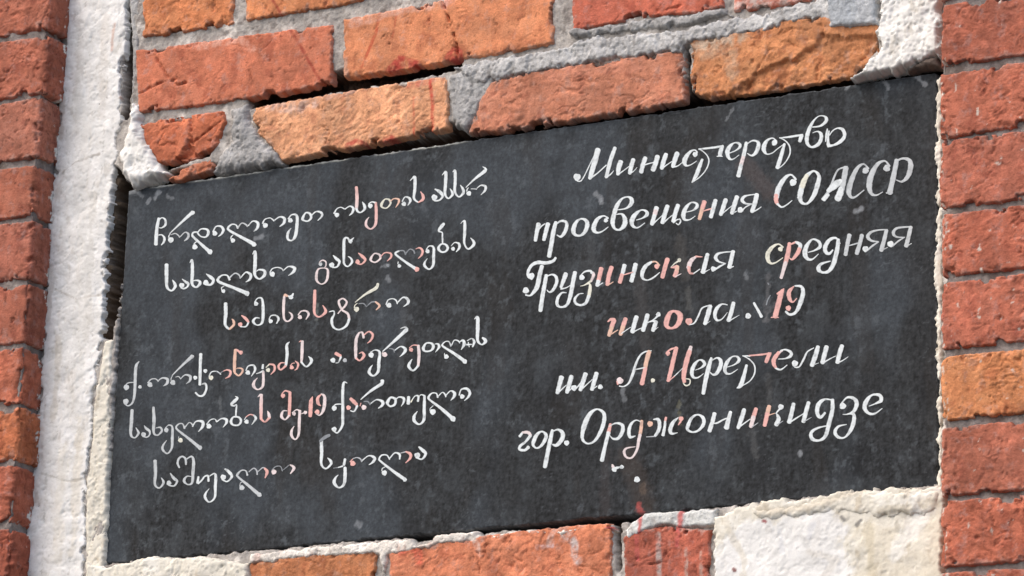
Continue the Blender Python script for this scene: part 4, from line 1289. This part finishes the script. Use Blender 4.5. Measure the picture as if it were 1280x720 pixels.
('lowest Cyrillic line', '''
@640 495 8
w 78,405,30 108,365,24
v 105,366,24 160,365,34 188,395,32
w 186,395,34 140,455,26 85,500,30 78,535,28 130,542,28 168,510,36
w 220,450,42 250,388,36 300,356,20 342,390,36 332,440,38 290,502,28 245,522,20 213,490,30 z
w 405,342,30 385,440,44 360,560,44 330,712,46
w 398,360,12 460,338,24 507,370,42 502,430,46 450,492,36 405,485,16
w 548,470,52
#
w 705,380,40 730,280,54 780,180,42 850,133,20 917,170,36 922,250,42 890,350,40 830,447,28 760,477,20 710,440,30 z
p 987,282,30 965,370,42
w 967,365,42 935,490,38 900,647,46
w 970,305,12 1040,273,20 1102,290,34 1107,350,42 1065,422,32 1010,427,22 980,395,8
@780 490 8
w 172,300,12 120,283,16 70,325,30 50,400,38 65,452,32 115,440,12
q 178,290,34 172,370,36 160,430,34
v 162,425,34 148,490,34 130,580,28 80,657,22 25,652,24 3,600,30 30,563,22 115,548,8
q 262,320,56
w 295,275,12 345,278,36 357,340,38 340,400,36 310,442,28
a 312,445,16 225,450,10
p 422,255,26 412,300,26
w 413,295,26 410,340,28 392,434,36
p 572,268,48
p 568,295,24 545,330,14
w 545,255,12 490,308,38 463,380,42 480,417,28 536,408,10
w 640,340,40 680,258,30 740,228,20 792,260,36 797,320,38 750,382,26 690,402,22 640,380,28 z
w 907,215,42 885,300,44 855,392,46
w 885,312,14 930,312,20 990,280,20 1050,255,12
w 1067,200,36 1045,280,44 1025,362,56
@920 470 6.4
w 67,268,34 45,340,38 18,418,30
w 22,412,16 115,345,10
p 162,262,34 140,330,38
v 142,325,38 120,407,34
a 130,408,12 178,375,6
q 267,242,36 250,305,38
p 252,300,38 230,397,34
q 252,318,12 312,298,10
w 360,248,44
w 350,265,18 320,300,12
w 328,305,16 342,345,36 322,392,38
a 325,394,14 378,360,6
w 462,222,32 445,300,36 425,372,36
w 428,373,18 545,300,10
w 582,212,32 560,290,36 540,367,34
a 540,368,14 604,332,6
w 768,192,12 710,188,20 663,225,36 650,290,34 675,332,26 714,295,20
w 772,190,30 772,270,34 745,380,36 715,482,30 660,517,20 608,500,32 605,450,26 660,415,18 735,398,10
w 855,240,52
w 842,222,12 890,173,18 942,180,28 967,220,36 945,280,28 900,305,14 855,308,6
w 895,303,12 942,308,26 942,370,36 915,440,30 870,492,16 820,490,24 793,450,30 820,405,20 886,388,8
w 1065,242,8 1120,220,16 1162,195,32 1150,155,28 1090,153,18 1045,200,36 1030,255,36 1060,297,24 1110,302,18 1170,260,8
'''),
]

def spline(pts, closed):
    n = len(pts)
    if n == 1:
        return None
    if n == 2 and not closed:
        t = np.linspace(0, 1, 9)[:, None]
        return pts[0] * (1 - t) + pts[1] * t
    out = []
    for i in range(n if closed else n - 1):
        if closed:
            p0, p1, p2, p3 = (pts[(i + k - 1) % n] for k in range(4))
        else:
            p0, p1, p2, p3 = pts[max(i - 1, 0)], pts[i], pts[i + 1], pts[min(i + 2, n - 1)]
        for k in range(7):
            t = k / 7
            out.append(0.5 * (2 * p1 + (p2 - p0) * t + (2 * p0 - 5 * p1 + 4 * p2 - p3) * t * t + (3 * p1 - p0 - 3 * p2 + p3) * t ** 3))
    out.append(pts[0] if closed else pts[-1])
    return np.array(out)

SLATE_TONE = lin((70, 74, 78))
LIFT = 0.00028
layer = 0
srng = np.random.RandomState(11)
def stroke(sh, pts, tints, closed):
    """one brush stroke: a low ridge of paint lying on the slab"""
    global layer
    layer = (layer + 1) % 12
    lift = LIFT + layer * 0.00001
    c0, c1 = INK[tints[0]], INK[tints[-1]]
    px, co = [], []
    def put(a, b, l, tone, thin=0.0):
        w = P(a, b, 0.0)
        px.append((w[0], -l, w[2]))
        wear = float(fbm(np.array([a]), np.array([b]), 7.0, 3, 1400, 0.7)[0])
        thin = min(1.0, thin + 0.5 * max(0.0, wear - 0.08))
        co.append(tone * (1 - thin) + SLATE_TONE * thin)
    if len(pts) == 1:
        cx, cy, w = pts[0]
        k = 18
        ph = srng.rand() * 6
        put(cx, cy, lift + 0.00008, c0)
        for ring, (rr, ll) in enumerate(((0.72, lift + 0.00006), (1.0, lift))):
            for i in range(k):
                a = 2 * math.pi * i / k
                r_ = w * 0.5 * rr * (1 + 0.07 * math.sin(3 * a + ph) + 0.05 * math.sin(5 * a + 2 * ph))
                put(cx + r_ * math.cos(a), cy + r_ * math.sin(a), ll, c0)
        f = []
        for i in range(k):
            j = (i + 1) % k
            f.append((0, 1 + j, 1 + i, 1 + i))
            f.append((1 + i, 1 + j, 1 + k + j, 1 + k + i))
        f = np.array(f)
        tri = f[f[:, 2] == f[:, 3]]
        tri[:, 3] = tri[:, 0]
        sh.add(np.array(px), f[f[:, 2] != f[:, 3]], np.array(co))
        # the middle of the dot as quads (pairs of wedges)
        q = [(0, 1 + (i + 2) % k, 1 + i + 1, 1 + i) for i in range(0, k, 2)]
        sh.add(np.array(px), np.array(q), np.array(co))
        return
    s = spline(np.array(pts, float), closed)
    c = s[:, :2]
    if closed:
        tg = np.roll(c[:-1], -1, 0) - np.roll(c[:-1], 1, 0)
        tg = np.concatenate([tg, tg[:1]])
    else:
        tg = np.gradient(c, axis=0)
    tg /= np.linalg.norm(tg, axis=1)[:, None] + 1e-9
    nr = np.stack([-tg[:, 1], tg[:, 0]], 1)
    n = len(s)
    ph = srng.rand() * 9
    wd = np.maximum(s[:, 2], 0.9) * (0.40 + 0.09 * sstep(1.5, 4.0, s[:, 2])) * (1 + 0.05 * np.sin(np.arange(n) * 1.3 + ph) + 0.04 * np.sin(np.arange(n) * 2.9 + 2 * ph))
    if not closed:                      # rounded ends: two short tapering steps at each end
        for e, sg in ((0, -1), (-1, 1)):
            ext = []
            for a in (0.5, 0.85):
                ext.append((c[e] + sg * tg[e] * wd[e] * 0.55 * math.sin(a * math.pi / 2), wd[e] * math.cos(a * math.pi / 2)))
            pc, pw = np.array([t[0] for t in ext]), np.array([t[1] for t in ext])
            if e == 0:
                c, wd, nr, tg = (np.concatenate([pc[::-1], c]), np.concatenate([pw[::-1], wd]),
                                 np.concatenate([nr[:1], nr[:1], nr]), np.concatenate([tg[:1], tg[:1], tg]))
            else:
                c, wd, nr, tg = (np.concatenate([c, pc]), np.concatenate([wd, pw]),
                                 np.concatenate([nr, nr[-1:], nr[-1:]]), np.concatenate([tg, tg[-1:], tg[-1:]]))
        n = len(c)
    for i in range(n):
        t = i / (n - 1)
        tone = c0 * (1 - t) + c1 * t
        for k, ll, thin in ((-1.0, lift, 0.5), (-0.72, lift + 0.00004, 0.0), (0.0, lift + 0.00007, 0.0), (0.72, lift + 0.00004, 0.0), (1.0, lift, 0.5)):
            put(c[i, 0] + nr[i, 0] * wd[i] * k, c[i, 1] + nr[i, 1] * wd[i] * k, ll, tone, thin)
    f = [(5 * i + k, 5 * i + k + 1, 5 * i + k + 6, 5 * i + k + 5) for i in range(n - 1) for k in range(4)]
    sh.add(np.array(px), np.array(f), np.array(co))

def strokes(text, make):
    """draws the rows; every '#' row starts the next word in a sheet of its own"""
    ox, oy, sc = 0, 0, 1
    sh = Sheet()
    for row in text.strip().split('\n'):
        p = row.split()
        if row[0] == '#':
            make(sh)
            sh = Sheet()
            continue
        if row[0] == '@':
            ox, oy, sc = float(p[0][1:]), float(p[1]), float(p[2])
            continue
        closed = p[-1] == 'z'
        pts = [tuple(map(float, a.split(','))) for a in p[1:len(p) - closed]]
        stroke(sh, [(ox + a / sc, oy + b / sc, w / sc) for a, b, w in pts], p[0], closed)
    make(sh)

ORD = ('first', 'second', 'third', 'fourth')
for where, text in LINES:
    total = text.count('#') + 1
    made = []
    def make(sh):
        o = sh.build('word', MAT_PAINT, plaque)
        made.append(o)
        o['label'] = 'the ' + where if total == 1 else '%s word of the %s' % (ORD[len(made) - 1], where)
    strokes(text, make)
def splash(text, label):
    def make(sh):
        sh.build('paint_splash', MAT_PAINT, plaque)['label'] = label
    strokes(text, make)
splash('@740 560 16\nv 410,335,40 425,380,70\nw 450,430,100\nw 490,400,60 560,385,40\nw 600,380,80', 'thick white paint blob with a pinkish edge under the lowest Cyrillic line')
splash('@740 560 16\nw 903,632,118', 'small round white paint spot under the lowest Cyrillic line')
